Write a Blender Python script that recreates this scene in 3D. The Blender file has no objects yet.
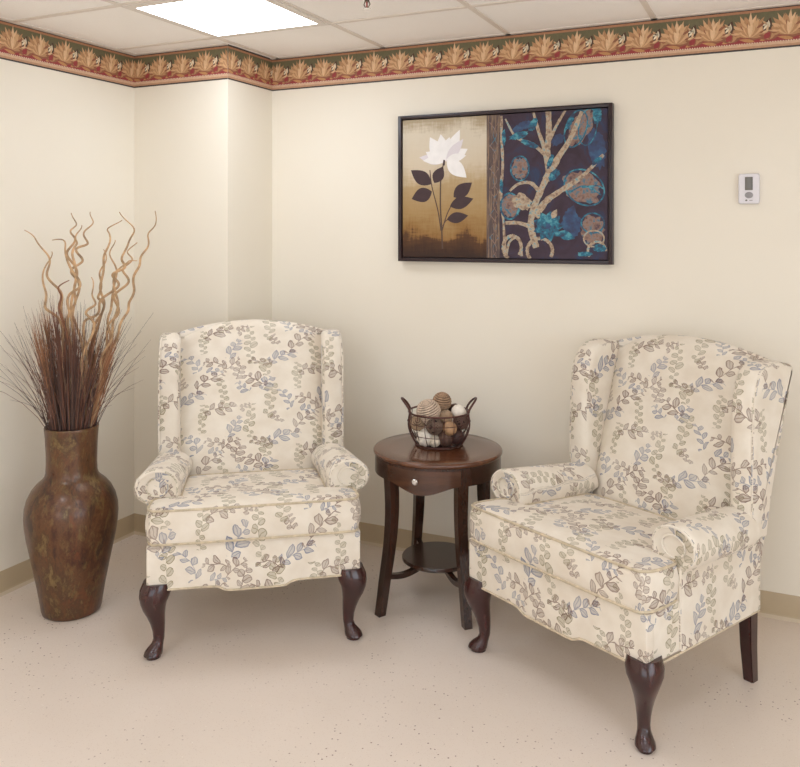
import bpy, bmesh, math, random
from mathutils import Vector, Matrix, noise
R = math.radians
PI = math.pi
rnd = random.Random(7)
scene = bpy.context.scene
COL = scene.collection

# ------------------------------------------------------------------ helpers
def lin(c):
    out = []
    for v in c[:3]:
        v = v / 255.0
        out.append(v / 12.92 if v <= 0.04045 else ((v + 0.055) / 1.055) ** 2.4)
    return (out[0], out[1], out[2], 1.0)

def tag(o, label=None, cat=None, group=None, kind=None):
    if label: o['label'] = label
    if cat: o['category'] = cat
    if group: o['group'] = group
    if kind: o['kind'] = kind
    return o

def empty(name, loc, rz=0.0):
    o = bpy.data.objects.new(name, None)
    o.empty_display_size = 0.05
    o.location = loc
    o.rotation_euler = (0, 0, rz)
    COL.objects.link(o)
    return o

def obj(name, bm, mats, parent=None, smooth=True, angle=40, loc=None):
    me = bpy.data.meshes.new(name)
    bmesh.ops.recalc_face_normals(bm, faces=bm.faces)
    bm.to_mesh(me)
    bm.free()
    if not isinstance(mats, (list, tuple)): mats = [mats]
    for m in mats: me.materials.append(m)
    if smooth:
        me.polygons.foreach_set('use_smooth', [True] * len(me.polygons))
        me.set_sharp_from_angle(angle=R(angle))
    o = bpy.data.objects.new(name, me)
    if loc: o.location = loc
    COL.objects.link(o)
    if parent: o.parent = parent
    return o

def copy_tree(o, parent=None):
    c = o.copy()
    COL.objects.link(c)
    c.parent = parent
    for ch in list(o.children):
        copy_tree(ch, c)
    return c

def box(bm, x0, x1, y0, y1, z0, z1, bev=0.0, seg=2, mi=0):
    vs = [bm.verts.new((x, y, z)) for x in (x0, x1) for y in (y0, y1) for z in (z0, z1)]
    idx = [(0,1,3,2),(4,6,7,5),(0,4,5,1),(2,3,7,6),(0,2,6,4),(1,5,7,3)]
    fs = [bm.faces.new([vs[i] for i in f]) for f in idx]
    for f in fs: f.material_index = mi
    if bev > 0:
        es = list({e for f in fs for e in f.edges})
        bmesh.ops.bevel(bm, geom=es, offset=bev, segments=seg, affect='EDGES', profile=0.5)
    return fs

def prism(bm, pts, axis, a0, a1, bev=0.0, seg=3, mi=0):
    """polygon pts (2D) extruded along axis from a0 to a1; 'x': pts=(y,z), 'y': pts=(x,z), 'z': pts=(x,y)"""
    def P(p, a):
        return {'x': (a, p[0], p[1]), 'y': (p[0], a, p[1]), 'z': (p[0], p[1], a)}[axis]
    A = [bm.verts.new(P(p, a0)) for p in pts]
    B = [bm.verts.new(P(p, a1)) for p in pts]
    n = len(pts)
    fa = bm.faces.new(A); fb = bm.faces.new(B[::-1])
    fs = [fa, fb]
    for i in range(n):
        fs.append(bm.faces.new((A[i], B[i], B[(i+1) % n], A[(i+1) % n])))
    for f in fs: f.material_index = mi
    if bev > 0:
        es = list(set(fa.edges) | set(fb.edges))
        bmesh.ops.bevel(bm, geom=es, offset=bev, segments=seg, affect='EDGES', profile=0.5, clamp_overlap=True)

def loft(bm, rings, cap0=True, cap1=True, closed=True, mi=0, uvl=None):
    vr = [[bm.verts.new(p) for p in r] for r in rings]
    n = len(rings[0])
    for i in range(len(vr) - 1):
        for j in range(n if closed else n - 1):
            k = (j + 1) % n
            f = bm.faces.new((vr[i][j], vr[i][k], vr[i+1][k], vr[i+1][j]))
            f.material_index = mi
    if cap0: bm.faces.new(vr[0][::-1]).material_index = mi
    if cap1: bm.faces.new(vr[-1]).material_index = mi
    return vr

def lathe(bm, prof, n=48, cx=0, cy=0, cap0=True, cap1=True, mi=0):
    rings = [[(cx + r * math.cos(2*PI*i/n), cy + r * math.sin(2*PI*i/n), z) for i in range(n)] for r, z in prof]
    return loft(bm, rings, cap0, cap1, mi=mi)

def smooth_path(pts, sub=6, closed=False):
    P = [Vector(p) for p in pts]
    n = len(P); out = []
    rng = n if closed else n - 1
    for i in range(rng):
        if closed:
            p0, p1, p2, p3 = P[(i-1) % n], P[i], P[(i+1) % n], P[(i+2) % n]
        else:
            p0, p1, p2, p3 = P[max(i-1, 0)], P[i], P[i+1], P[min(i+2, n-1)]
        for s in range(sub):
            t = s / sub
            out.append(0.5 * ((2*p1) + (p2-p0)*t + (2*p0-5*p1+4*p2-p3)*t*t + (3*p1-p0-3*p2+p3)*t*t*t))
    if not closed: out.append(P[-1].copy())
    return out

def tube(bm, pts, rad, n=8, closed=False, cap=True, mi=0):
    P = [Vector(p) for p in pts]
    m = len(P)
    rf = rad if callable(rad) else (lambda t: rad)
    T = []
    for i in range(m):
        if closed: d = P[(i+1) % m] - P[i-1]
        else: d = P[min(i+1, m-1)] - P[max(i-1, 0)]
        if d.length < 1e-9: d = Vector((0, 0, 1))
        T.append(d.normalized())
    up = Vector((0, 0, 1)) if abs(T[0].z) < 0.9 else Vector((1, 0, 0))
    nrm = (up - T[0] * up.dot(T[0])).normalized()
    rings = []
    for i in range(m):
        nrm = nrm - T[i] * nrm.dot(T[i])
        if nrm.length < 1e-6: nrm = T[i].orthogonal()
        nrm.normalize()
        b = T[i].cross(nrm)
        r = rf(i / max(1, m-1))
        rings.append([P[i] + (nrm * math.cos(2*PI*j/n) + b * math.sin(2*PI*j/n)) * r for j in range(n)])
    if closed:
        # untwist: simple closing
        vr = [[bm.verts.new(p) for p in r] for r in rings]
        # find best rotational offset
        best, bo = 1e9, 0
        for o in range(n):
            d = sum((rings[-1][j] - rings[0][(j+o) % n]).length for j in range(n))
            if d < best: best, bo = d, o
        for i in range(m):
            A = vr[i]; B = vr[(i+1) % m]
            for j in range(n):
                k = (j+1) % n
                if i == m-1: f = bm.faces.new((A[j], A[k], B[(k+bo) % n], B[(j+bo) % n]))
                else: f = bm.faces.new((A[j], A[k], B[k], B[j]))
                f.material_index = mi
    else:
        loft(bm, rings, cap, cap, mi=mi)

def fabric_uv(bm, off=(0, 0), y0=-0.33):
    L = bm.loops.layers.uv.verify()
    bm.normal_update()
    for f in bm.faces:
        n = f.normal
        side = abs(n.x) > max(abs(n.y), abs(n.z)) * 1.05
        for lp in f.loops:
            x, y, z = lp.vert.co
            if side:
                s = 1 if n.x > 0 else -1
                u, v = x + s * (y - y0), z + y0
            elif n.y > 0.7: u, v = -x + 0.2, z + y0
            else: u, v = x, z + y
            lp[L].uv = (u + off[0], v + off[1])

# ------------------------------------------------------------------ node helpers
class NT:
    def __init__(self, name):
        self.mat = bpy.data.materials.new(name)
        self.mat.use_nodes = True
        self.t = self.mat.node_tree
        self.t.nodes.clear()
        self.out = self.t.nodes.new('ShaderNodeOutputMaterial')
        self.b = self.t.nodes.new('ShaderNodeBsdfPrincipled')
        self.t.links.new(self.b.outputs[0], self.out.inputs[0])
    def node(self, kind, **kw):
        n = self.t.nodes.new(kind)
        for k, v in kw.items(): setattr(n, k, v)
        return n
    def put(self, sock, v):
        if v is None: return
        if isinstance(v, bpy.types.NodeSocket): self.t.links.new(v, sock)
        else: sock.default_value = v
    def m(self, op, a, b=None, c=None, clamp=False):
        n = self.node('ShaderNodeMath', operation=op, use_clamp=clamp)
        self.put(n.inputs[0], a); self.put(n.inputs[1], b); self.put(n.inputs[2], c)
        return n.outputs[0]
    def ss(self, v, lo, hi, a=0.0, b=1.0):
        n = self.node('ShaderNodeMapRange', interpolation_type='SMOOTHSTEP')
        self.put(n.inputs[0], v); n.inputs[1].default_value = lo; n.inputs[2].default_value = hi
        n.inputs[3].default_value = a; n.inputs[4].default_value = b
        return n.outputs[0]
    def lerp(self, v, lo, hi, a=0.0, b=1.0):
        n = self.node('ShaderNodeMapRange')
        self.put(n.inputs[0], v); n.inputs[1].default_value = lo; n.inputs[2].default_value = hi
        n.inputs[3].default_value = a; n.inputs[4].default_value = b
        return n.outputs[0]
    def mix(self, fac, a, b, mode='MIX'):
        n = self.node('ShaderNodeMix', data_type='RGBA', blend_type=mode)
        self.put(n.inputs[0], fac); self.put(n.inputs[6], a); self.put(n.inputs[7], b)
        return n.outputs[2]
    def co(self, kind='Object', scale=None):
        n = self.node('ShaderNodeTexCoord')
        o = n.outputs[kind]
        if scale:
            mp = self.node('ShaderNodeMapping'); self.put(mp.inputs[0], o)
            mp.inputs['Scale'].default_value = scale
            o = mp.outputs[0]
        return o
    def noise(self, vec, scale, detail=2, rough=0.5, dist=0.0, col=False):
        n = self.node('ShaderNodeTexNoise')
        self.put(n.inputs['Vector'], vec)
        n.inputs['Scale'].default_value = scale; n.inputs['Detail'].default_value = detail
        n.inputs['Roughness'].default_value = rough; n.inputs['Distortion'].default_value = dist
        return n.outputs[1] if col else n.outputs[0]
    def vor(self, vec, scale, feature='F1', out='Distance', rand=1.0):
        n = self.node('ShaderNodeTexVoronoi', feature=feature)
        self.put(n.inputs['Vector'], vec); n.inputs['Scale'].default_value = scale
        n.inputs['Randomness'].default_value = rand
        return n.outputs[out]
    def ramp(self, v, stops, interp='LINEAR'):
        n = self.node('ShaderNodeValToRGB')
        cr = n.color_ramp; cr.interpolation = interp
        while len(cr.elements) < len(stops): cr.elements.new(0.5)
        for e, (p, c) in zip(cr.elements, stops):
            e.position = p; e.color = c
        self.put(n.inputs[0], v)
        return n.outputs[0]
    def bump(self, h, strength=0.3, dist=0.01):
        n = self.node('ShaderNodeBump')
        n.inputs['Strength'].default_value = strength; n.inputs['Distance'].default_value = dist
        self.put(n.inputs['Height'], h)
        self.put(self.b.inputs['Normal'], n.outputs[0])
    def set(self, col=None, rough=None, metal=None, **kw):
        self.put(self.b.inputs['Base Color'], col)
        self.put(self.b.inputs['Roughness'], rough)
        self.put(self.b.inputs['Metallic'], metal)
        for k, v in kw.items(): self.put(self.b.inputs[k.replace('_', ' ')], v)
        return self.mat

def simple(name, rgb, rough=0.5, metal=0.0, var=0.0, scale=20, **kw):
    t = NT(name)
    c = lin(rgb)
    if var:
        n = t.noise(t.co(), scale, 3)
        c2 = tuple(v * (1 - var) for v in c[:3]) + (1,)
        c1 = tuple(min(1, v * (1 + var)) for v in c[:3]) + (1,)
        col = t.ramp(n, [(0.3, c2), (0.7, c1)])
    else: col = c
    return t.set(col, rough, metal, **kw)

# ------------------------------------------------------------------ materials
def wall_material():
    t = NT('wall_vinyl')
    co = t.co()
    n = t.noise(co, 1.2, 3)
    col = t.ramp(n, [(0.3, lin((234, 225, 209))), (0.7, lin((238, 230, 215)))])
    fine = t.noise(co, 260, 2)
    t.bump(fine, 0.08, 0.002)
    return t.set(col, 0.55)

def floor_material():
    t = NT('speckled_vinyl_floor')
    co = t.co()
    base = t.ramp(t.noise(co, 2.2, 4), [(0.3, lin((222, 208, 195))), (0.7, lin((229, 215, 203)))])
    fl = t.vor(co, 240, 'F1')
    rc = t.vor(co, 240, 'F1', 'Color')
    sep = t.node('ShaderNodeSeparateColor'); t.put(sep.inputs[0], rc)
    # small chips of differing tint, most of them pale
    chip = t.m('MULTIPLY', t.m('LESS_THAN', fl, 0.35), t.m('GREATER_THAN', sep.outputs[0], 0.80))
    c1 = t.mix(t.m('MULTIPLY', chip, 0.28), base, lin((186, 160, 140)))
    fl2 = t.vor(co, 60, 'F1')
    rc2 = t.vor(co, 60, 'F1', 'Color')
    sep2 = t.node('ShaderNodeSeparateColor'); t.put(sep2.inputs[0], rc2)
    patch = t.ss(t.noise(co, 1.6, 2), 0.40, 0.62)
    dark = t.m('MULTIPLY', t.m('LESS_THAN', fl2, 0.17), t.m('GREATER_THAN', sep2.outputs[1], 0.62))
    dark = t.m('MULTIPLY', dark, patch)
    c2 = t.mix(t.m('MULTIPLY', dark, 0.8), c1, lin((120, 78, 66)))
    light = t.m('MULTIPLY', t.m('LESS_THAN', fl2, 0.10), t.m('LESS_THAN', sep2.outputs[1], 0.10))
    c3 = t.mix(t.m('MULTIPLY', light, 0.7), c2, lin((246, 240, 228)))
    rg = t.lerp(t.noise(co, 5, 3), 0.3, 0.7, 0.30, 0.42)
    t.bump(t.noise(co, 8, 2), 0.04, 0.01)
    return t.set(c3, rg)

def ceiling_material():
    t = NT('ceiling_tile')
    co = t.co()
    n = t.noise(co, 120, 3, 0.7)
    pit = t.vor(co, 90, 'F1')
    col = t.mix(t.m('MULTIPLY', t.m('LESS_THAN', pit, 0.15), 0.15), lin((251, 246, 242)), lin((190, 176, 164)))
    t.bump(n, 0.25, 0.003)
    return t.set(col, 0.9)

def wood_material(name, dark, light, rough=0.25, scale=3.0, stretch=(1, 8, 8)):
    t = NT(name)
    co = t.co('Object', stretch)
    n = t.noise(co, scale, 5, 0.6, 0.6)
    n2 = t.noise(co, scale * 14, 3, 0.6)
    v = t.m('ADD', t.m('MULTIPLY', n, 0.75), t.m('MULTIPLY', n2, 0.25))
    col = t.ramp(v, [(0.32, lin(dark)), (0.68, lin(light))])
    t.bump(n2, 0.03, 0.002)
    return t.set(col, rough, 0.0, Coat_Weight=0.35, Coat_Roughness=0.15)

def fabric_material():
    t = NT('floral_upholstery')
    uv = t.co('UV', (0.90, 0.90, 1))
    warp0 = t.noise(uv, 9, 1, col=True)
    w0 = t.node('ShaderNodeVectorMath', operation='MULTIPLY_ADD')
    t.put(w0.inputs[0], warp0); w0.inputs[1].default_value = (0.045, 0.045, 0); t.put(w0.inputs[2], uv)
    warp = t.noise(uv, 48, 1, col=True)
    wv = t.node('ShaderNodeVectorMath', operation='MULTIPLY_ADD')
    t.put(wv.inputs[0], warp); wv.inputs[1].default_value = (0.010, 0.010, 0); t.put(wv.inputs[2], w0.outputs[0])
    sx = t.node('ShaderNodeSeparateXYZ'); t.put(sx.inputs[0], wv.outputs[0])
    U, V = sx.outputs[0], sx.outputs[1]
    TU, TV = 0.37, 0.40
    def local(cx, cy, ang):
        du0 = t.m('SUBTRACT', U, cx)
        col = t.m('FLOOR', t.m('MULTIPLY_ADD', du0, 1/TU, 0.5))
        du = t.m('MULTIPLY_ADD', col, -TU, du0)
        dv = t.m('WRAP', t.m('MULTIPLY_ADD', col, -TV/2, t.m('SUBTRACT', V, cy)), TV/2, -TV/2)
        ca, sa = math.cos(R(ang)), math.sin(R(ang))
        a = t.m('MULTIPLY_ADD', dv, sa, t.m('MULTIPLY', du, ca))
        b = t.m('MULTIPLY_ADD', dv, ca, t.m('MULTIPLY', du, -sa))
        return a, b
    def sprig(cx, cy, ang, H, s, L, W, la_ang, k=0.0, stem=0.6, round_=False, shift=0.0):
        seed = cx*91 + cy*37
        a, b = local(cx, cy, ang)
        if k: b = t.m('MULTIPLY_ADD', t.m('MULTIPLY', a, a), k, b)
        side = t.m('LESS_THAN', b, 0.0)
        tt = t.m('MULTIPLY_ADD', side, 0.45, t.m('MULTIPLY', a, 1/s))
        la = t.m('MULTIPLY_ADD', t.m('FRACT', tt), s, -shift*s)
        hsh = t.m('FRACT', t.m('MULTIPLY', t.m('SINE', t.m('MULTIPLY_ADD', t.m('FLOOR', tt), 2.7, t.m('MULTIPLY_ADD', side, 4.1, seed))), 57.3))
        bb = t.m('ABSOLUTE', b)
        ca, sa = math.cos(R(la_ang)), math.sin(R(la_ang))
        sc = t.m('MULTIPLY', t.m('MULTIPLY_ADD', t.m('ABSOLUTE', a), -0.35/H, 1.0), t.m('MULTIPLY_ADD', hsh, 0.42, 0.66))
        x = t.m('DIVIDE', t.m('MULTIPLY_ADD', bb, sa/L, t.m('MULTIPLY', la, ca/L)), sc)
        y = t.m('ABSOLUTE', t.m('DIVIDE', t.m('MULTIPLY_ADD', bb, ca/W, t.m('MULTIPLY', la, -sa/W)), sc))
        d = t.m('SUBTRACT', t.m('MULTIPLY', t.m('MULTIPLY', x, t.m('SUBTRACT', 1.0, x)), 4.0), t.m('MULTIPLY', y, y) if round_ else y)
        inr = t.m('COMPARE', a, 0.0, H)
        fill = t.m('MULTIPLY', t.ss(d, 0.0, 0.12), inr)
        ink = t.m('MAXIMUM', t.ss(d, 0.14, 0.48, 1.0, 0.40), t.m('MULTIPLY', t.m('LESS_THAN', y, 0.10), 0.8))
        ink = t.m('MULTIPLY', ink, fill)
        st = t.m('MULTIPLY', t.m('MULTIPLY', t.m('LESS_THAN', bb, 0.0013), inr), stem)
        return t.m('MAXIMUM', ink, st)
    def flower(cx, cy, Rr, n, ph=0.0):
        a, b = local(cx, cy, 0)
        r = t.m('MULTIPLY', t.m('SQRT', t.m('ADD', t.m('MULTIPLY', a, a), t.m('MULTIPLY', b, b))), 1/Rr)
        th = t.m('ARCTAN2', b, a)
        pet = t.m('MULTIPLY_ADD', t.m('ABSOLUTE', t.m('COSINE', t.m('MULTIPLY_ADD', th, n/2, ph))), 0.5, 0.5)
        d = t.m('SUBTRACT', pet, r)
        fill = t.ss(d, 0.0, 0.05)
        ink = t.m('MAXIMUM', t.ss(d, 0.04, 0.16, 0.85, 0.22), t.m('MULTIPLY', t.m('LESS_THAN', r, 0.25), 0.8))
        return t.m('MULTIPLY', ink, fill)
    def allmax(lst):
        v = lst[0]
        for q in lst[1:]: v = t.m('MAXIMUM', v, q)
        return v
    olive = allmax([
        sprig(0.035, 0.100, 92, 0.100, 0.034, 0.034, 0.0150, 58, 1.2, 0.25, True, 0.25),
        sprig(0.115, 0.215, 86, 0.085, 0.037, 0.040, 0.0170, 55, 0.0, 0.25, True, 0.22),
        sprig(0.305, 0.060, 95, 0.085, 0.030, 0.029, 0.0125, 60, -1.5, 0.25, True, 0.25),
        sprig(0.095, 0.385, 100, 0.045, 0.032, 0.034, 0.0150, 56, 2.0, 0.25, True, 0.25),
        sprig(0.225, 0.335, 88, 0.065, 0.027, 0.026, 0.0115, 58, 0.0, 0.25, True, 0.25),
    ])
    blue = allmax([
        sprig(0.165, 0.040, 25, 0.064, 0.040, 0.054, 0.0150, 44, 3.0),
        sprig(0.185, 0.230, 118, 0.055, 0.038, 0.052, 0.0145, 42, -3.0),
        sprig(0.340, 0.290, 62, 0.055, 0.036, 0.048, 0.0140, 42, 2.0),
        sprig(0.010, 0.290, 150, 0.036, 0.032, 0.042, 0.0120, 44, 3.0),
        sprig(0.270, 0.175, 10, 0.028, 0.028, 0.036, 0.0105, 50, 3.0),
        sprig(0.100, 0.300, 60, 0.038, 0.034, 0.044, 0.0130, 46, 3.0),
    ])
    brown = allmax([
        sprig(0.235, 0.115, 48, 0.075, 0.044, 0.056, 0.0160, 48, 2.5, 0.9),
        sprig(0.060, 0.325, 145, 0.055, 0.038, 0.050, 0.0150, 46, -3.0, 0.9),
        sprig(0.285, 0.385, 18, 0.060, 0.040, 0.050, 0.0150, 48, 3.0, 0.9),
        sprig(0.265, 0.225, 165, 0.045, 0.036, 0.044, 0.0130, 48, -3.0, 0.9),
        sprig(0.360, 0.170, 70, 0.040, 0.030, 0.036, 0.0140, 60, 0.0, 0.7, True, 0.2),
        sprig(0.010, 0.190, 30, 0.030, 0.024, 0.026, 0.0110, 60, 4.0, 0.7, True, 0.2),
        sprig(0.330, 0.210, 35, 0.045, 0.036, 0.046, 0.0135, 48, 3.0, 0.9),
        sprig(0.080, 0.010, 160, 0.045, 0.034, 0.044, 0.0130, 46, -3.0, 0.9),
        sprig(0.140, 0.130, 120, 0.028, 0.022, 0.024, 0.0100, 60, 4.0, 0.7, True, 0.2),
    ])
    fade = t.lerp(t.noise(uv, 9, 2), 0.35, 0.65, 0.66, 0.98)
    grain = t.lerp(t.noise(uv, 420, 2), 0.3, 0.7, 0.80, 1.05)
    fade = t.m('MULTIPLY', fade, grain)
    base = t.ramp(t.noise(uv, 14, 3), [(0.35, lin((225, 213, 196))), (0.65, lin((234, 224, 209)))])
    c = t.mix(t.m('MULTIPLY', olive, fade, clamp=True), base, lin((112, 100, 44)))
    c = t.mix(t.m('MULTIPLY', blue, fade, clamp=True), c, lin((84, 98, 132)))
    c = t.mix(t.m('MULTIPLY', brown, fade, clamp=True), c, lin((98, 58, 44)))
    weave = t.noise(uv, 700, 2)
    fold = t.noise(t.co(), 6, 2)
    h = t.m('ADD', t.m('MULTIPLY', weave, 0.06), fold)
    t.bump(h, 0.35, 0.02)
    return t.set(c, 0.85, 0.0, Sheen_Weight=0.15)

def vase_material():
    t = NT('mottled_bronze_glaze')
    co = t.co('Object', (1, 1, 0.55))
    n = t.noise(co, 9, 8, 0.72, 0.25)
    c = t.ramp(n, [(0.32, lin((46, 26, 18))), (0.43, lin((84, 48, 26))), (0.50, lin((100, 64, 36))), (0.57, lin((80, 52, 32))), (0.66, lin((128, 104, 62)))])
    n2 = t.noise(co, 34, 6, 0.75, 0.3)
    c = t.mix(t.ss(n2, 0.50, 0.66, 0, 0.55), c, lin((120, 100, 58)))
    n3 = t.noise(t.co('Object', (1, 1, 0.4)), 13, 6, 0.7, 0.4)
    c = t.mix(t.ss(n3, 0.57, 0.70, 0, 0.55), c, lin((124, 66, 34)))
    c = t.mix(t.ss(n3, 0.46, 0.36, 0, 0.75), c, lin((50, 32, 26)))
    t.bump(n2, 0.15, 0.004)
    return t.set(c, t.lerp(n2, 0.3, 0.7, 0.26, 0.42), 0.2, Coat_Weight=0.25, Coat_Roughness=0.2)

M = {}
M['wall'] = wall_material()
M['floor'] = floor_material()
M['ceil'] = ceiling_material()
M['tbar'] = simple('ceiling_grid_metal', (226, 216, 206), 0.5)
M['cove'] = simple('cove_base_vinyl', (186, 166, 136), 0.45, var=0.03, scale=3)
M['cove_toe'] = simple('cove_base_toe', (204, 186, 160), 0.4)
M['fabric'] = fabric_material()
M['piping'] = simple('cream_piping', (200, 184, 158), 0.85, var=0.22, scale=40)
M['mahogany'] = wood_material('mahogany_leg', (38, 14, 16), (66, 26, 24), 0.22, 5.0, (6, 6, 1))
M['espresso'] = wood_material('espresso_wood', (40, 22, 15), (68, 38, 25), 0.26, 4.0, (6, 6, 1))
M['table_top'] = wood_material('walnut_top', (70, 38, 22), (108, 64, 38), 0.22, 3.0, (1.2, 9, 1))
M['drawer_wood'] = wood_material('drawer_veneer', (58, 32, 20), (88, 52, 32), 0.26, 4.0, (1.5, 1.5, 8))
M['chrome'] = simple('polished_nickel', (226, 224, 222), 0.12, 1.0)
M['vase'] = vase_material()
M['vase_in'] = simple('vase_inside', (40, 26, 18), 0.8)
M['branch'] = simple('curly_willow_bark', (184, 150, 112), 0.6, var=0.45, scale=30)
M['branch_dark'] = simple('brown_willow_bark', (128, 82, 54), 0.6, var=0.2, scale=30)
M['grass'] = simple('dried_grass_blade', (78, 58, 52), 0.7, var=0.3, scale=6)
M['plume'] = simple('dried_plume_hair', (164, 118, 84), 0.75, var=0.25, scale=12)
M['plume_dark'] = simple('dark_plume_hair', (116, 76, 60), 0.75, var=0.25, scale=12)
M['wire'] = simple('bronze_wire', (92, 62, 56), 0.35, 0.7)
M['frame_wood'] = simple('dark_frame', (42, 26, 30), 0.35, var=0.1, scale=8)
M['plastic'] = simple('white_plastic', (226, 222, 226), 0.4)
M['lcd'] = simple('grey_lcd', (112, 108, 102), 0.25)
M['grey_plastic'] = simple('grey_button', (150, 146, 148), 0.45)
t = NT('light_diffuser'); t.set((1, 1, 1, 1), 0.5, 0, Emission_Color=(0.83, 0.905, 1.0, 1), Emission_Strength=12.5); M['diffuser'] = t.mat
M['light_frame'] = simple('light_trim', (228, 220, 212), 0.4)

# ------------------------------------------------------------------ room
XL, YB, HC = -3.01, 3.61, 2.44         # left wall, back wall, ceiling height
XR, YF = 2.35, -2.7
CX, CY = -2.425, 3.232                    # outer corner of the chase in the left back corner

def struct(name, bm, mats, smooth=False):
    o = obj(name, bm, mats, smooth=smooth)
    o['kind'] = 'structure'
    return o
bm = bmesh.new(); box(bm, XL-0.1, XR+0.1, YF-0.1, YB+0.1, -0.06, 0); struct('floor', bm, M['floor'])
bm = bmesh.new(); box(bm, XL-0.1, XR+0.1, YF-0.1, YB+0.1, HC, HC+0.05); struct('ceiling', bm, M['ceil'])
bm = bmesh.new(); box(bm, XL-0.1, XL, YF, YB, 0, HC); struct('wall_left', bm, M['wall'])
bm = bmesh.new(); box(bm, XL, XR, YB, YB+0.1, 0, HC); struct('wall_back', bm, M['wall'])
WY0, WY1, WZ0, WZ1 = -1.5, 1.9, 0.45, 1.95      # opening for an unseen window added in the right wall to brighten the room
WX0, WX1 = -1.9, 1.3                            # opening for a second added window, unseen behind the viewer
bm = bmesh.new()
box(bm, XR, XR+0.1, YF, WY0, 0, HC); box(bm, XR, XR+0.1, WY1, YB, 0, HC); box(bm, XR, XR+0.1, WY0, WY1, 0, WZ0); box(bm, XR, XR+0.1, WY0, WY1, WZ1, HC)
struct('wall_right', bm, M['wall'])
bm = bmesh.new()
box(bm, XL, WX0, YF-0.1, YF, 0, HC); box(bm, WX1, XR, YF-0.1, YF, 0, HC); box(bm, WX0, WX1, YF-0.1, YF, 0, WZ0); box(bm, WX0, WX1, YF-0.1, YF, WZ1, HC)
struct('wall_front', bm, M['wall'])
bm = bmesh.new()
for (a, b_) in ((WY0, WY0+0.05), ((WY0+WY1)/2-0.025, (WY0+WY1)/2+0.025), (WY1-0.05, WY1)): box(bm, XR+0.02, XR+0.08, a, b_, WZ0, WZ1)
for (a, b_) in ((WZ0, WZ0+0.05), (WZ1-0.05, WZ1)): box(bm, XR+0.021, XR+0.079, WY0, WY1, a, b_)
struct('added_window_1', bm, M['light_frame'])  # frame of the made-up right-hand window, added with its opening for more light
bm = bmesh.new()
for (a, b_) in ((WX0, WX0+0.05), ((WX0+WX1)/2-0.025, (WX0+WX1)/2+0.025), (WX1-0.05, WX1)): box(bm, a, b_, YF-0.08, YF-0.02, WZ0, WZ1)
for (a, b_) in ((WZ0, WZ0+0.05), (WZ1-0.05, WZ1)): box(bm, WX0, WX1, YF-0.079, YF-0.021, a, b_)
struct('added_window_2', bm, M['light_frame'])  # frame of the made-up rear window, also there only to light the room
def fill_lamp(name, loc, rot, sx_, sy_, power):  # bluish area lamp added outside each made-up window as fill
    L = bpy.data.lights.new(name, 'AREA'); L.shape = 'RECTANGLE'; L.size = sx_; L.size_y = sy_; L.energy = power; L.color = (0.80, 0.90, 1.0)
    o = bpy.data.objects.new(name, L); COL.objects.link(o); o.location = loc; o.rotation_euler = rot
fill_lamp('added_window_fill', (XR+0.10, (WY0+WY1)/2, (WZ0+WZ1)/2), (0, R(90), 0), WZ1-WZ0, WY1-WY0, 72)
fill_lamp('added_window_fill', ((WX0+WX1)/2, YF-0.10, (WZ0+WZ1)/2), (R(90), 0, 0), WX1-WX0, WZ1-WZ0, 50)
bm = bmesh.new(); box(bm, XL, CX, CY, YB, 0, HC); struct('wall_chase', bm, M['wall'])

# suspended ceiling grid
gx = [-2.99, -2.385, -1.775, -1.14, -0.50, 0.11, 0.72, 1.33, 1.94]
gy = [3.09 - 0.605*k for k in range(0, 10)]
bm = bmesh.new()
w = 0.012
for x in gx: box(bm, x-w, x+w, YF, CY if x < CX else YB, HC-0.004, HC+0.002)
for y in gy: box(bm, XL, XR, y-w, y+w, HC-0.0045, HC+0.002)
box(bm, CX, XR, YB-0.022, YB, HC-0.004, HC+0.002)
box(bm, XL, CX, CY-0.022, CY, HC-0.0042, HC+0.002)
box(bm, XL, XL+0.022, YF, CY, HC-0.0044, HC+0.002)
struct('trim_1', bm, M['tbar'])

# cove baseboards
def cove(name, p0, p1, nrm):
    """vinyl cove base along p0->p1, standing out along nrm"""
    prof = [(0, 0), (0.014, 0), (0.0125, 0.004), (0.006, 0.012), (0.004, 0.022), (0.003, 0.098), (0.0015, 0.101), (0, 0.101)]
    bm = bmesh.new()
    p0 = Vector(p0); p1 = Vector(p1); n = Vector(nrm)
    rings = [[(p.x + n.x*d, p.y + n.y*d, z) for d, z in prof] for p in (p0, p1)]
    loft(bm, rings)
    for f in bm.faces:
        c = f.calc_center_median()
        if c.z < 0.0165 and len(f.verts) == 4: f.material_index = 1
    return struct(name, bm, [M['cove'], M['cove_toe']], True)
cove('baseboard_left', (XL, YF, 0), (XL, CY, 0), (1, 0, 0))
cove('baseboard_chase', (XL, CY, 0), (CX+0.003, CY, 0), (0, -1, 0))
cove('baseboard_chase_side', (CX, CY-0.003, 0), (CX, YB, 0), (1, 0, 0))
cove('baseboard_back', (CX, YB, 0), (XR, YB, 0), (0, -1, 0))

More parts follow.
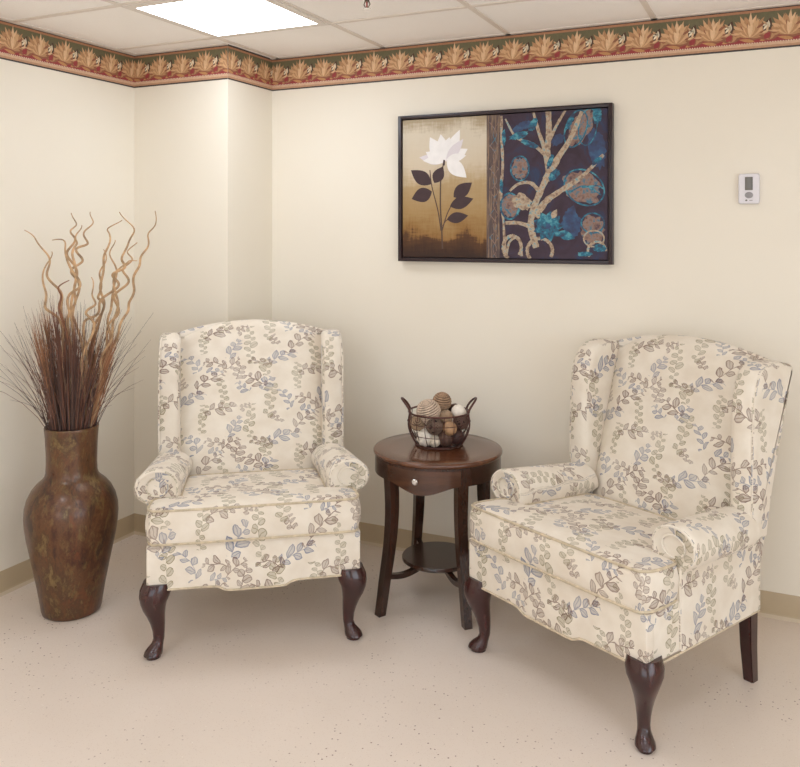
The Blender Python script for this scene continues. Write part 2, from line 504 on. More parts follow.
# wallpaper border: printed bands and a repeating acanthus leaf
BCOL = {'dark': (66, 56, 54), 'orange': (176, 124, 92), 'green': (108, 102, 74), 'red': (152, 58, 60), 'tan': (208, 174, 144), 'tan2': (188, 144, 114),
        'leafa': (210, 168, 126), 'leafb': (184, 138, 98), 'leafc': (224, 188, 148), 'leafd': (146, 92, 66), 'cream': (240, 226, 198), 'shade': (88, 62, 46), 'gold': (190, 138, 90)}
BN = list(BCOL)
BM_ = [simple('border_print_' + k, v, 0.6, var=0.08, scale=90) for k, v in BCOL.items()]
BH = 0.168
def leaf_poly(x, z, ang, L, W, n=6, bend=0.0):
    pts = []
    for i in range(n+1):
        s = i/n; pts.append((s*L, W*math.sin(PI*s**0.8)))
    for i in range(n-1, 0, -1):
        s = i/n; pts.append((s*L, -W*math.sin(PI*s**0.8)))
    ca, sa = math.cos(ang), math.sin(ang)
    out = []
    for a, b in pts:
        b += bend*a*a/L
        out.append((x + a*ca - b*sa, z + a*sa + b*ca))
    return out
def border(name, p0, p1, nrm, mats):
    p0 = Vector(p0); p1 = Vector(p1); n = Vector(nrm)
    d = (p1-p0); L = d.length; d.normalize()
    bm = bmesh.new()
    z0 = HC - BH
    def P(s, z, off): 
        q = p0 + d*s + n*off
        return (q.x, q.y, z0 + z)
    def quad(s0, s1, za, zb, off, k):
        f = bm.faces.new([bm.verts.new(P(*a, off)) for a in ((s0, za), (s1, za), (s1, zb), (s0, zb))]); f.material_index = BN.index(k)
    def poly(pts, off, k):
        pts = [(min(max(s, 0), L), min(max(z, 0.002), BH-0.002)) for s, z in pts]
        f = bm.faces.new([bm.verts.new(P(s, z, off)) for s, z in pts]); f.material_index = BN.index(k)
    quad(0, L, 0, BH, 0.0006, 'green')
    quad(0, L, 0, 0.007, 0.0010, 'dark')
    quad(0, L, 0.007, 0.016, 0.0010, 'tan2')
    quad(0, L, 0.016, 0.027, 0.0010, 'tan')
    quad(0, L, 0.027, 0.082, 0.0010, 'red')
    quad(0, L, 0.150, 0.160, 0.0010, 'orange')
    quad(0, L, 0.160, BH, 0.0010, 'dark')
    s = 0.006
    while s < L:
        poly([(s+0.0022*math.cos(a), 0.0285+0.0022*math.sin(a)) for a in (0, PI/3, 2*PI/3, PI, 4*PI/3, 5*PI/3)], 0.0014, 'cream'); s += 0.0095
    per = 0.142
    k = 0
    sgn = 1
    rr = random.Random(3)
    s = 0.03
    while s < L + 0.05:
        bx, bz = s, 0.062
        o = 0.0012
        poly(leaf_poly(bx-0.020, 0.040, R(20), 0.10, 0.012), o, 'leafd')
        poly(leaf_poly(bx+0.012, 0.034, R(168), 0.060, 0.007), 0.0013, 'gold')
        poly(leaf_poly(bx+0.030, 0.036, R(12), 0.050, 0.007, bend=0.3), 0.0013, 'gold')
        o = 0.00132
        for a, LL, WW, c in ((150, 0.060, 0.009, 'leafd'), (35, 0.060, 0.009, 'leafd'), (125, 0.066, 0.010, 'leafb'), (60, 0.066, 0.010, 'leafb'), (93, 0.070, 0.010, 'leafd')):
            poly(leaf_poly(bx+0.066, 0.036, R(a), LL, WW), o, c); o += 0.00001
        o = 0.0014
        hx, hz = bx-0.006, 0.051
        for a, LL, WW, c in ((172, 0.070, 0.010, 'leafd'), (8, 0.060, 0.010, 'leafd'), (158, 0.082, 0.012, 'leafb'), (22, 0.074, 0.011, 'leafb'), (146, 0.086, 0.012, 'leafa'), (36, 0.082, 0.012, 'leafb'),
                             (132, 0.088, 0.012, 'leafb'), (50, 0.084, 0.012, 'leafa'), (119, 0.092, 0.012, 'leafa'), (64, 0.088, 0.012, 'leafb'), (106, 0.090, 0.012, 'leafb'), (78, 0.092, 0.012, 'leafa'), (92, 0.095, 0.011, 'leafc')):
            q = R(a - 6 + rr.uniform(-3, 3)); LL *= rr.uniform(0.97, 1.12)
            poly(leaf_poly(hx, hz, q, LL, WW*0.88), o, c); o += 0.00008
            mx, mz = hx+0.45*LL*math.cos(q), hz+0.45*LL*math.sin(q)
            poly(leaf_poly(mx, mz, q+0.45, LL*0.44, WW*0.42), o, 'leafb' if c != 'leafb' else 'leafa'); o += 0.00004
            poly(leaf_poly(mx, mz, q-0.45, LL*0.44, WW*0.42), o, 'leafd' if c == 'leafb' else c); o += 0.00004
        # shadowed hollow with pale tendrils between two leaves
        jx = bx + 0.062
        poly(leaf_poly(jx-0.012, 0.066, R(70), 0.062, 0.017), 0.0030, 'shade')
        poly(leaf_poly(jx-0.014, 0.042, R(50), 0.034, 0.011), 0.0031, 'red')
        for (dx, dz, a, LL, c) in ((-0.018, 0.078, 50, 0.034, 'cream'), (-0.006, 0.070, 75, 0.032, 'leafc'), (-0.020, 0.094, 30, 0.028, 'cream'), (-0.004, 0.096, 130, 0.026, 'leafa'), (-0.022, 0.066, 20, 0.030, 'leafc'), (0.004, 0.086, 95, 0.030, 'cream')):
            poly(leaf_poly(jx+dx, dz, R(a), LL, 0.0042), 0.0032, c)
        s += per
    o = obj(name, bm, mats, smooth=False)
    o['kind'] = 'structure'
    return o
border('trim_2', (XL, 0.2, 0), (XL, CY, 0), (1, 0, 0), BM_)
border('trim_3', (XL, CY, 0), (CX, CY, 0), (0, -1, 0), BM_)
border('trim_4', (CX, CY, 0), (CX, YB, 0), (1, 0, 0), BM_)
border('trim_5', (CX, YB, 0), (1.4, YB, 0), (0, -1, 0), BM_)

# ------------------------------------------------------------------ ceiling lights and sprinkler
def make_light():
    r = empty('ceiling_light', (0, 0, HC))
    a, b = 0.302, 0.300
    bm = bmesh.new()
    for s in (-1, 1):
        box(bm, s*(a-0.020) - 0.018, s*(a-0.020) + 0.018, -b, b, -0.009, -0.0046)
        box(bm, -a+0.038, a-0.038, s*(b-0.020) - 0.018, s*(b-0.020) + 0.018, -0.009, -0.0046)
    obj('light_frame', bm, M['light_frame'], r, smooth=False)
    bm = bmesh.new(); box(bm, -a+0.037, a-0.037, -b+0.037, b-0.037, -0.0075, -0.005)
    obj('diffuser', bm, M['diffuser'], r, smooth=False)
    return r
proto_light = make_light()
lights = [(-2.08, 2.7875), (-0.195, 1.275), (-2.08, 0.665), (-0.195, -0.545), (1.635, 0.06), (-2.08, -1.15)]  # first lamp is the real one; the others are unseen additions for brightness
for i, (x, y) in enumerate(lights):
    r = proto_light if i == 0 else copy_tree(proto_light)
    r.location = (x, y, HC)
    tag(r, 'square recessed ceiling light glowing white above the left corner of the room' if i == 0 else 'unseen square ceiling light added nearer the viewer to brighten the room', 'ceiling light', 'square lights in the tiled ceiling')

r = tag(empty('fire_sprinkler', (-1.433, 2.768, HC)), 'small metal fire sprinkler head hanging from the ceiling tiles right of the light', 'sprinkler')
bm = bmesh.new(); lathe(bm, [(0.034, -0.001), (0.033, -0.005), (0.020, -0.012), (0.013, -0.014)], 24); obj('escutcheon', bm, M['chrome'], r)
bm = bmesh.new(); lathe(bm, [(0.009, -0.012), (0.009, -0.030)], 14)
for s in (-1, 1): tube(bm, [(s*0.008, 0, -0.028), (s*0.013, 0, -0.040), (s*0.003, 0, -0.054)], 0.0022, 6)
lathe(bm, [(0.003, -0.030), (0.003, -0.053)], 8, mi=1)
obj('sprinkler_body', bm, [simple('sprinkler_brass', (110, 96, 84), 0.35, 0.8), simple('glass_bulb_red', (150, 40, 30), 0.2)], r)
bm = bmesh.new(); lathe(bm, [(0.004, -0.053), (0.015, -0.055), (0.015, -0.057), (0.004, -0.058)], 18); obj('deflector', bm, M['chrome'], r)

# ------------------------------------------------------------------ wing chair
def arm_section(y, side, t, sh=0.0, flare=0.0):
    """mushroom outline in x,z; sh = inward shrink for the rounded front"""
    cx, cz, rx, rz = 0.365 + flare, 0.570 - max(0, y+0.17)*0.085, 0.084 - sh, 0.068 - sh
    pts = []
    pts.append((0.283 + sh, 0.30))
    pts.append((0.283 + sh, 0.42))
    pts.append((0.281 + sh, 0.50))
    for i in range(0, 23):
        a = R(190 - i * (190 + 62) / 22)
        pts.append((cx + rx*math.cos(a), cz + rz*math.sin(a)))
    pts.append((0.391 - sh, 0.490)); pts.append((0.390 - sh, 0.46))
    pts.append((0.390 - sh, 0.35)); pts.append((0.390 - sh, 0.254 + sh))
    pts.append((0.30, 0.254 + sh))
    return [(side*x, y, z) for x, z in pts]

def make_chair():
    r = empty('wing_chair', (0, 0, 0))
    F = M['fabric']; P = M['piping']
    # --- seat frame with scalloped front apron
    bm = bmesh.new()
    zb = 0.251
    pts = [(-0.388, 0.410), (-0.388, zb)]
    prof = [(-0.36, zb), (-0.30, zb), (-0.16, zb-0.001), (-0.135, zb-0.004), (-0.122, zb-0.011), (-0.108, zb-0.018), (-0.085, zb-0.020), (0.085, zb-0.020), (0.108, zb-0.018), (0.122, zb-0.011), (0.135, zb-0.004), (0.16, zb-0.001), (0.30, zb), (0.36, zb)]
    pts += prof + [(0.388, zb), (0.388, 0.410)]
    prism(bm, pts, 'y', -0.336, -0.295, 0.006, 3)
    box(bm, -0.386, 0.386, -0.300, 0.298, zb+0.003, 0.410, 0.008, 3)
    fabric_uv(bm)
    sf = obj('seat_frame', bm, F, r)
    bm = bmesh.new()
    line = [(-0.387, 0.29, zb+0.003), (-0.389, -0.2, zb), (-0.389, -0.332, zb)] + [(x, -0.337, z) for x, z in [(-0.378, zb)] + prof + [(0.378, zb)]] + [(0.389, -0.332, zb), (0.389, -0.2, zb), (0.387, 0.29, zb+0.003)]
    tube(bm, line, 0.0038, 8); fabric_uv(bm)
    obj('piping', bm, P, sf)
    # --- seat cushion, T shaped
    bm = bmesh.new()
    ctrl = [(0, -0.350), (0.20, -0.349), (0.345, -0.344), (0.372, -0.332), (0.386, -0.295), (0.386, -0.225), (0.379, -0.176), (0.350, -0.162), (0.300, -0.158),
            (0.280, -0.140), (0.279, -0.10), (0.279, 0.05), (0.275, 0.17), (0.255, 0.205), (0.20, 0.212), (0, 0.214)]
    full = ctrl + [(-x, y) for x, y in ctrl[-2:0:-1]]
    ol = smooth_path([(x, y, 0) for x, y in full], 5, closed=True)
    c0 = Vector((0, -0.25, 0))
    def ringat(scale, z, inset=0.0):
        out = []
        for p in ol:
            dx, dy = p.x - c0.x, p.y - c0.y
            L = math.hypot(dx, dy)
            k = scale * (1 - inset/L)
            x, y = c0.x + dx*k, c0.y + dy*k
            out.append((x, y, z))
        return out
    rings = []
    zt, zbm = 0.538, 0.414
    for k in (0.02, 0.3, 0.6, 0.85): rings.append(ringat(k, zbm - 0.002))
    rings.append(ringat(1, zbm, 0.008)); rings.append(ringat(1, zbm+0.004, 0.001))
    for i in range(1, 8):
        s = i/8; rings.append(ringat(1, zbm+0.004 + (zt-zbm-0.008)*s, -0.010*math.sin(PI*s)))
    rings.append(ringat(1, zt-0.004, 0.001)); rings.append(ringat(1, zt, 0.008))
    for k in (0.95, 0.88, 0.78, 0.66, 0.52, 0.38, 0.24, 0.12, 0.02):
        crown = 0.022 * (1 - k**2.6)
        rings.append([(x, y, zt + crown*(1 - 0.25*max(0, (y+0.05)/0.3))) for x, y, z in ringat(k, 0)])
    rings = [[(x, y, z - (y+0.34)*0.07*(1 if z > 0.5 else 0.3)) for x, y, z in rg] for rg in rings]
    loft(bm, rings); fabric_uv(bm)
    cu = obj('seat_cushion', bm, F, r)
    for zz in (zbm+0.002, zt-0.001):
        bm = bmesh.new()
        tube(bm, [(p[0], p[1], zz - (p[1]+0.34)*0.07*(1 if zz > 0.5 else 0.3)) for p in ringat(1, 0, 0.001)], 0.0045, 8, closed=True); fabric_uv(bm)
        obj('piping', bm, P, cu)
    # --- arms
    for s in (-1, 1):
        bm = bmesh.new()
        rings = [arm_section(-0.166, s, 0, 0.022, 0.003), arm_section(-0.171, s, 0, 0.012, 0.003), arm_section(-0.167, s, 0, 0.004, 0.003), arm_section(-0.158, s, 0, 0.0, 0.003)]
        for y in (-0.14, -0.08, 0.0, 0.08, 0.16, 0.235): rings.append(arm_section(y, s, 0, 0, 0.003 - (y+0.17)*0.075))
        vr = loft(bm, rings)
        box(bm, min(s*0.30, s*0.389), max(s*0.30, s*0.389), 0.20, 0.297, 0.2545, 0.52, 0.004, 2)
        bmesh.ops.recalc_face_normals(bm, faces=bm.faces)
        fabric_uv(bm, (0.11 if s > 0 else 0.27, 0.05))
        # natural mapping along the roll
        L = bm.loops.layers.uv.verify()
        for f in bm.faces:
            c = f.calc_center_median()
            if c.z > 0.50 and abs(f.normal.y) < 0.6:
                for lp in f.loops:
                    x, y, z = lp.vert.co
                    a = math.atan2(z-0.566, abs(x)-0.366)
                    lp[L].uv = (s*a*0.078 + 0.1, y + 0.3)
        ar = obj('armrest', bm, F, r)
        bm = bmesh.new()
        cc = [(s*(0.365 + 0.074*math.cos(a)), -0.1685, 0.570 + 0.061*math.sin(a)) for a in [R(-70 + i*260/28) for i in range(29)]]
        cc = [(s*0.388, -0.1670, 0.26), (s*0.388, -0.1680, 0.42), (s*0.389, -0.1685, 0.48)] + cc + [(s*0.288, -0.168, 0.50)]
        tube(bm, smooth_path(cc, 2), 0.0042, 8); fabric_uv(bm); obj('piping', bm, F, ar)
        bm = bmesh.new()   # small pleated rosette of the rolled arm front
        tube(bm, [(s*(0.365 + 0.040*math.cos(a)), -0.171, 0.572 + 0.034*math.sin(a)) for a in [2*PI*i/28 for i in range(28)]], 0.0036, 8, closed=True); fabric_uv(bm, (.1, .05))
        obj('piping', bm, F, ar)
    # --- backrest
    def backy(z): return 0.208 + (z - 0.42) * 0.305
    bm = bmesh.new()
    nu = 24
    def topz(u): return 1.062 + 0.070 * max(0.0, math.cos(u*PI/2))**0.8
    rings = []
    nv = 22
    for iv in range(nv + 7):
        if iv <= nv: v = iv / nv; shr = 0
        else: v = 1; shr = (iv - nv) / 6.0
        front, back = [], []
        for iu in range(nu + 1):
            u = -1 + 2*iu/nu
            zt_ = topz(u) - 0.035
            z = 0.256 + (zt_ - 0.256)*v
            if shr: z = zt_ + 0.035*math.sin(shr*PI/2)
            yf = backy(z); hw = 0.300 + 0.008*math.sin(PI*v)
            th = 0.125 - 0.035*max(0, z-0.5)/0.6
            edge = (1 - abs(u)**5)
            puff = 0.030 * edge * (0.35 + 0.65*math.sin(PI*min(1, max(0, v*0.9+0.05))))
            y1 = yf + 0.018 - puff + 0.014*(abs(u)**6)
            y2 = backy(z) + th
            if shr:
                k = 1 - math.cos(shr*PI/2)
                mid = (y1 + y2)/2 - 0.01
                y1 = y1 + (mid - y1)*k*0.96; y2 = y2 + (mid - y2)*k*0.96
            front.append((u*hw, y1, z)); back.append((u*(0.378 + 0.010*max(0, z-0.6)), y2 + 0.004 - 0.016*abs(u)**8, z))
        rings.append(front + back[::-1])
    loft(bm, rings); fabric_uv(bm, (0.02, 0.0))
    bk = obj('backrest', bm, F, r)
    # --- wings
    for s in (-1, 1):
        bm = bmesh.new()
        prof = [(0.225, 0.540), (0.222, 0.62), (0.222, 0.72), (0.226, 0.84), (0.231, 0.93), (0.239, 0.985), (0.254, 1.030), (0.280, 1.066), (0.318, 1.086), (0.36, 1.092), (0.43, 1.086), (0.482, 1.076),
                (0.492, 1.050), (0.450, 0.90), (0.408, 0.75), (0.368, 0.60), (0.340, 0.490), (0.240, 0.490)]
        # front edge densified for a fuller roll
        N = len(prof)
        def ringx(x, inset, lean):
            c = Vector((0.30, 0.80))
            out = []
            area = sum(prof[i-1][0]*prof[i][1] - prof[i][0]*prof[i-1][1] for i in range(N))
            for i, (y, z) in enumerate(prof):
                a = Vector(prof[i-1]); b = Vector(prof[(i+1) % N]); tdir = (b - a).normalized()
                nrm = Vector((-tdir.y, tdir.x))
                if area < 0: nrm = -nrm
                yy, zz = y + nrm.x*inset, z + nrm.y*inset
                xx = x + lean*0.006*math.exp(-((yy-0.235)/0.05)**2) + 0.020*max(0, (yy-0.25)/0.25)*max(0, (zz-0.6)/0.5)
                out.append((s*xx, yy, zz))
            return out
        x0, x1 = 0.303, 0.395
        rad = 0.030
        rings = []
        for i in range(6):
            a = PI/2*i/5; rings.append(ringx(x0 + rad*(1-math.sin(a)), rad*(1-math.cos(a)), 1))
        rings = rings[::-1]
        for i in range(6):
            a = PI/2*i/5; rings.append(ringx(x1 - rad*(1-math.sin(a)), rad*(1-math.cos(a)), 1))
        # order: inner face (inset rad) -> rim -> outer face
        seq = []
        for i in range(6):
            a = PI/2*i/5; seq.append(ringx(x0 + rad*(1-math.sin(a)), rad*(1-math.sin(a))*0 + rad*(1-math.sin(a)), 1))
        seq = [ringx(x0 + rad - rad*math.cos(PI/2*i/5), rad - rad*math.sin(PI/2*i/5), 1) for i in range(6)]
        seq += [ringx(x1 - rad + rad*math.sin(PI/2*i/5), rad - rad*math.cos(PI/2*i/5), 1) for i in range(1, 6)]
        loft(bm, seq)
        fabric_uv(bm, (0.03 if s > 0 else 0.19, 0.02))
        wg = obj('wing', bm, F, r)
        bm = bmesh.new()
        pp = [(s*(x1 - 0.006 + 0.006*math.exp(-((y-0.235)/0.05)**2)), y + 0.010, z - 0.008) for y, z in prof[:11]]
        tube(bm, smooth_path(pp, 3), 0.0036, 8); fabric_uv(bm); obj('piping', bm, F, wg)
    # --- legs
    for s in (-1, 1):
        bm = bmesh.new()
        d = Vector((s*0.72, -0.69, 0)).normalized(); e = Vector((-d.y, d.x, 0))
        base = Vector((s*0.352, -0.298, 0))
        sec = [(0.272, 0.000, 0.052, 0.048), (0.245, 0.008, 0.058, 0.054), (0.222, 0.014, 0.055, 0.052), (0.200, 0.017, 0.046, 0.046), (0.175, 0.014, 0.038, 0.040), (0.150, 0.008, 0.031, 0.034), (0.120, 0.0, 0.0255, 0.0275), (0.090, -0.005, 0.0215, 0.0225),
               (0.062, -0.006, 0.0195, 0.020), (0.046, 0.000, 0.0205, 0.022), (0.034, 0.010, 0.025, 0.029), (0.023, 0.017, 0.030, 0.034), (0.013, 0.020, 0.031, 0.035), (0.009, 0.019, 0.026, 0.030), (0.006, 0.017, 0.024, 0.028), (0.0, 0.017, 0.023, 0.027)]
        n = 20
        rings = []
        for z, o, re, rd in sec:
            ring = []
            for i in range(n):
                a = 2*PI*i/n
                ca, sa = math.cos(a), math.sin(a)
                # slight ridge facing outwards on the knee
                k = 1 + (0.10 if z > 0.15 else 0.0) * max(0, ca)**6
                p = base + d*(o + rd*ca*k) + e*(re*sa)
                ring.append((p.x, p.y, z))
            rings.append(ring)
        loft(bm, rings)
        # shaped brackets either side of the knee
        for q in (Vector((-s, 0, 0)), Vector((0, 1, 0))):
            st = Vector((s*0.362, -0.312, 0))
            pr = []
            for i in range(7):
                tt = i/6
                pr.append((tt, 0.238 - 0.050*(1-tt)**1.8))
            A = []; Bb = []
            off = Vector((0, 1, 0)) if q.x else Vector((-s, 0, 0))
            L0, L1 = 0.015, 0.085
            pts = [(L0, 0.258), (L1, 0.258)] + [(L0 + (L1-L0)*(1-i/6), 0.250 - 0.050*(i/6)**1.6) for i in range(7)]
            A = [bm.verts.new((st + q*l - off*0.010).to_tuple()[:2] + (z,)) for l, z in pts]
            Bb = [bm.verts.new((st + q*l + off*0.016).to_tuple()[:2] + (z,)) for l, z in pts]
            bm.faces.new(A); bm.faces.new(Bb[::-1])
            for i in range(len(pts)): bm.faces.new((A[i], Bb[i], Bb[(i+1) % len(pts)], A[(i+1) % len(pts)]))
        obj('leg', bm, M['mahogany'], r, angle=50)
    for s in (-1, 1):
        bm = bmesh.new()
        rings = []
        for z, y, h in ((0.262, 0.280, 0.024), (0.12, 0.285, 0.021), (0.0, 0.298, 0.018)):
            x = s*0.352
            rings.append([(x-h, y-h, z), (x+h, y-h, z), (x+h, y+h, z), (x-h, y+h, z)])
        loft(bm, rings)
        bmesh.ops.bevel(bm, geom=[e_ for e_ in bm.edges if abs(e_.verts[0].co.z - e_.verts[1].co.z) > 0.05], offset=0.003, segments=2, affect='EDGES')
        obj('leg', bm, M['mahogany'], r)
    return r

ch1 = make_chair()
ch1.location = (-1.962, 2.788, 0); ch1.rotation_euler.z = R(36.4)
tag(ch1, 'cream floral wing chair standing left of the round table, facing straight out', 'armchair', 'matching floral wing chairs')
ch2 = copy_tree(ch1)
ch2.location = (-0.557, 2.975, 0); ch2.rotation_euler.z = R(-27.6)
tag(ch2, 'cream floral wing chair standing right of the round table, turned towards the left', 'armchair', 'matching floral wing chairs')

# ------------------------------------------------------------------ round side table
TX, TY, TZ = -1.330, 3.220, 0.630
YAW = R(25.07)
tb = tag(empty('side_table', (TX, TY, 0), YAW), 'round dark wooden side table with one drawer, between the two armchairs', 'table')
bm = bmesh.new()
lathe(bm, [(0.002, TZ-0.020), (0.264, TZ-0.020), (0.269, TZ-0.018), (0.272, TZ-0.013), (0.272, TZ-0.007), (0.269, TZ-0.002), (0.265, TZ), (0.20, TZ), (0.10, TZ), (0.002, TZ)], 96)
obj('tabletop', bm, M['table_top'], tb)
A1, A2 = R(216), R(290)     # visible legs
LEGS = [R(216), R(290), R(390), R(468)]
def arc_band(bm, a0, a1, r0, r1, ztop, zbot, n=40, mi=0):
    """curved apron panel; zbot(t) is its lower edge"""
    rings = []
    for i in range(n+1):
        tt = i/n; a = a0 + (a1-a0)*tt; zb = zbot(tt)
        ca, sa = math.cos(a), math.sin(a)
        rings.append([(r0*ca, r0*sa, zb), (r1*ca, r1*sa, zb), (r1*ca, r1*sa, ztop), (r0*ca, r0*sa, ztop)])
    loft(bm, rings, mi=mi)
bm = bmesh.new()
for k in range(4):
    a0 = LEGS[k]; a1 = LEGS[(k+1) % 4] + (2*PI if k == 3 else 0)
    arc_band(bm, a0, a1, 0.243, 0.2655, TZ-0.020, lambda t: TZ-0.092)
obj('apron', bm, M['espresso'], tb, angle=30)
bm = bmesh.new()
def dz(t):
    return TZ - 0.090 - 0.034*(0.5 - 0.5*math.cos(2*PI*t))
arc_band(bm, A1+R(3), A2-R(3), 0.250, 0.2690, TZ-0.027, dz)
dr = obj('drawer', bm, M['drawer_wood'], tb, angle=30)
bm = bmesh.new()
am = R(249)
for (rr, oo) in ((0.0,0),):
    prof = [(0.004, 0.266), (0.004, 0.272), (0.009, 0.276), (0.0125, 0.282), (0.0125, 0.288), (0.008, 0.293), (0.001, 0.294)]
    rings = []
    dv = Vector((math.cos(am), math.sin(am), 0)); ev = Vector((-dv.y, dv.x, 0)); up = Vector((0, 0, 1))
    for rad, dist in prof:
        rings.append([dv*dist + up*(TZ-0.068) + (ev*math.cos(2*PI*i/20) + up*math.sin(2*PI*i/20))*rad for i in range(20)])
    loft(bm, rings)
obj('knob', bm, M['chrome'], dr)
for k in range(4):
    a = LEGS[k]
    d = Vector((math.cos(a), math.sin(a), 0)); e = Vector((-d.y, d.x, 0))
    bm = bmesh.new(); rings = []
    for i in range(15):
        tt = i/14; z = (TZ-0.0222)*(1-tt)
        rad = 0.246 - 0.010*math.sin(PI*min(1, tt*1.3)) + 0.050*max(0, tt-0.25)**1.7/0.75**1.7
        hw = 0.0235 - 0.007*tt; hd = 0.022 - 0.006*tt
        c = d*rad
        rings.append([c + d*hd*sx + e*hw*sy + Vector((0, 0, z)) for sx, sy in ((-1,-1),(1,-1),(1,1),(-1,1))])
    loft(bm, rings)
    obj('leg', bm, M['espresso'], tb, angle=35)
bm = bmesh.new()
lathe(bm, [(0.002, 0.156), (0.146, 0.156), (0.151, 0.160), (0.151, 0.170), (0.148, 0.174), (0.002, 0.174)], 64)
obj('shelf', bm, M['espresso'], tb)
for k in range(4):
    a = LEGS[k]
    bm = bmesh.new(); d = Vector((math.cos(a), math.sin(a), 0)); e = Vector((-d.y, d.x, 0)); rings = []
    for i in range(9):
        tt = i/8; rad = 0.10 + 0.150*tt; zc = 0.146 - 0.012*math.sin(PI*tt)
        rings.append([d*rad + e*0.011*sy + Vector((0, 0, zc+0.010*sz)) for sy, sz in ((-1,-1),(1,-1),(1,1),(-1,1))])
    loft(bm, rings)
    obj('stretcher', bm, M['espresso'], tb, angle=35)

# ------------------------------------------------------------------ wire basket with decorative balls
BX, BY, BZ = TX + 0.007*0.906 - 0.045*0.424, TY + 0.007*0.424 + 0.045*0.906, TZ + 0.001
bs = tag(empty('wire_basket', (BX, BY, BZ), YAW), 'round bronze wire basket with two loop handles on the side table', 'basket')
def brad(z):
    t = z/0.140
    return 0.098 + 0.040*math.sin(min(1, t*1.15)*PI*0.62) - 0.006*t
def ring_pts(r, z, n=48): return [(r*math.cos(2*PI*i/n), r*math.sin(2*PI*i/n), z) for i in range(n)]
bm = bmesh.new(); tube(bm, ring_pts(brad(0.140), 0.140), 0.0042, 8, closed=True); obj('rim', bm, M['wire'], bs)
bm = bmesh.new(); tube(bm, ring_pts(brad(0.0), 0.004), 0.0038, 8, closed=True)
for k in range(6):
    x = -0.075 + 0.03*k; h = math.sqrt(0.098**2 - x*x)
    tube(bm, [(x, -h, 0.003), (x, h, 0.003)], 0.0018, 6)
for k in range(6):
    x = -0.075 + 0.03*k; h = math.sqrt(0.098**2 - x*x)
    tube(bm, [(-h, x, 0.005), (h, x, 0.005)], 0.0018, 6)
obj('basket_base', bm, M['wire'], bs)
for zz in (0.052, 0.100):
    bm = bmesh.new(); tube(bm, ring_pts(brad(zz)+0.001, zz), 0.0016, 6, closed=True); obj('hoop', bm, M['wire'], bs)
for k in range(20):
    a = 2*PI*(k+0.4)/20
    bm = bmesh.new(); tube(bm, [(brad(z)*math.cos(a), brad(z)*math.sin(a), z) for z in [0.004 + 0.136*i/8 for i in range(9)]], 0.0017, 6)
    obj('wire', bm, M['wire'], bs)
for s in (-1, 1):
    bm = bmesh.new()
    b0 = brad(0.14)
    pts = []
    for i in range(17):
        q = PI*i/16
        out = 0.030*math.sin(q); up_ = 0.056*math.sin(q)**0.8
        yy = 0.045*math.cos(q)
        xx = math.sqrt(max(0, b0*b0 - yy*yy))
        pts.append((s*(xx + out), yy, 0.140 + up_))
    tube(bm, pts, 0.0046, 8)
    for sy in (-1, 1):   # handle legs run down the basket side
        tube(bm, [(s*(math.sqrt(max(0, brad(z)**2 - 0.045**2))+0.002), sy*0.045, z) for z in [0.140 - 0.13*i/6 for i in range(7)]], 0.0032, 6)
    obj('handle', bm, M['wire'], bs)

def base_ball(bm, r, fn=None, nu=40, nv=28):
    rings = []
    for j in range(1, nv):
        ph = PI*j/nv
        ring = []
        for i in range(nu):
            th = 2*PI*i/nu
            d = Vector((math.sin(ph)*math.cos(th), math.sin(ph)*math.sin(th), -math.cos(ph)))
            rr = r*(1 + (fn(ph, th, d) if fn else 0))
            ring.append(d*rr)
        rings.append(ring)
    loft(bm, rings)
def ball(name, style, r, pos, rot, mats, label):
    bm = bmesh.new()
    if style == 'coil':          # wound cord, ring upon ring
        n = max(7, int(PI*r/0.0100))
        base_ball(bm, r*0.86, None, 24, 14)
        for f in bm.faces: f.material_index = 1
        for j in range(n):
            ph = PI*(j+0.5)/n
            rr = r*0.95*math.sin(ph); z = -r*0.95*math.cos(ph)
            tube(bm, [(rr*math.cos(2*PI*i/30), rr*math.sin(2*PI*i/30), z) for i in range(30)], r*PI/n*0.40, 8, closed=True)
    elif style == 'vine':        # woven twigs crossing over a dark core
        base_ball(bm, r*0.80, None, 24, 14)
        for f in bm.faces: f.material_index = 1
        q = random.Random(int(r*1e5))
        for j in range(26):
            ax = Vector((q.gauss(0,1), q.gauss(0,1), q.gauss(0,1))).normalized(); u = ax.orthogonal().normalized(); v = ax.cross(u)
            off = q.uniform(-0.35, 0.35); k = math.sqrt(1-off*off)
            tube(bm, [(ax*off + (u*math.cos(2*PI*i/26)+v*math.sin(2*PI*i/26))*k)*r*0.93 for i in range(26)], r*0.055, 5, closed=True)
    elif style == 'pod':         # ribbed seed pod
        base_ball(bm, r, lambda ph, th, d: 0.05*math.cos(th*9)*math.sin(ph) - 0.05*math.exp(-((ph)/0.3)**2), 72, 24)
    elif style == 'shell':       # pieced, knobbly
        base_ball(bm, r, lambda ph, th, d: 0.09*abs(noise.noise(d*4.5)) + 0.04*math.sin(ph*14)*math.sin(th*7), 56, 36)
    else:
        base_ball(bm, r, lambda ph, th, d: 0.02*noise.noise(d*3), 36, 24)
    o = obj(name, bm, mats, None, angle=60)
    c, s = math.cos(YAW), math.sin(YAW)
    x, y, z = pos
    if z > 0.12: z -= 0.014
    o.location = (BX + x*c - y*s, BY + x*s + y*c, BZ + z)
    o.rotation_euler = rot
    tag(o, label, 'decorative ball', 'decorative balls in the wire basket')
    return o
m_twine = simple('natural_twine', (200, 178, 158), 0.85, var=0.25, scale=60)
m_twine2 = simple('tan_jute_cord', (160, 130, 104), 0.85, var=0.25, scale=60)
m_vine = simple('grey_brown_vine', (112, 90, 76), 0.8, var=0.3, scale=50)
m_core = simple('dark_core', (44, 30, 26), 0.9)
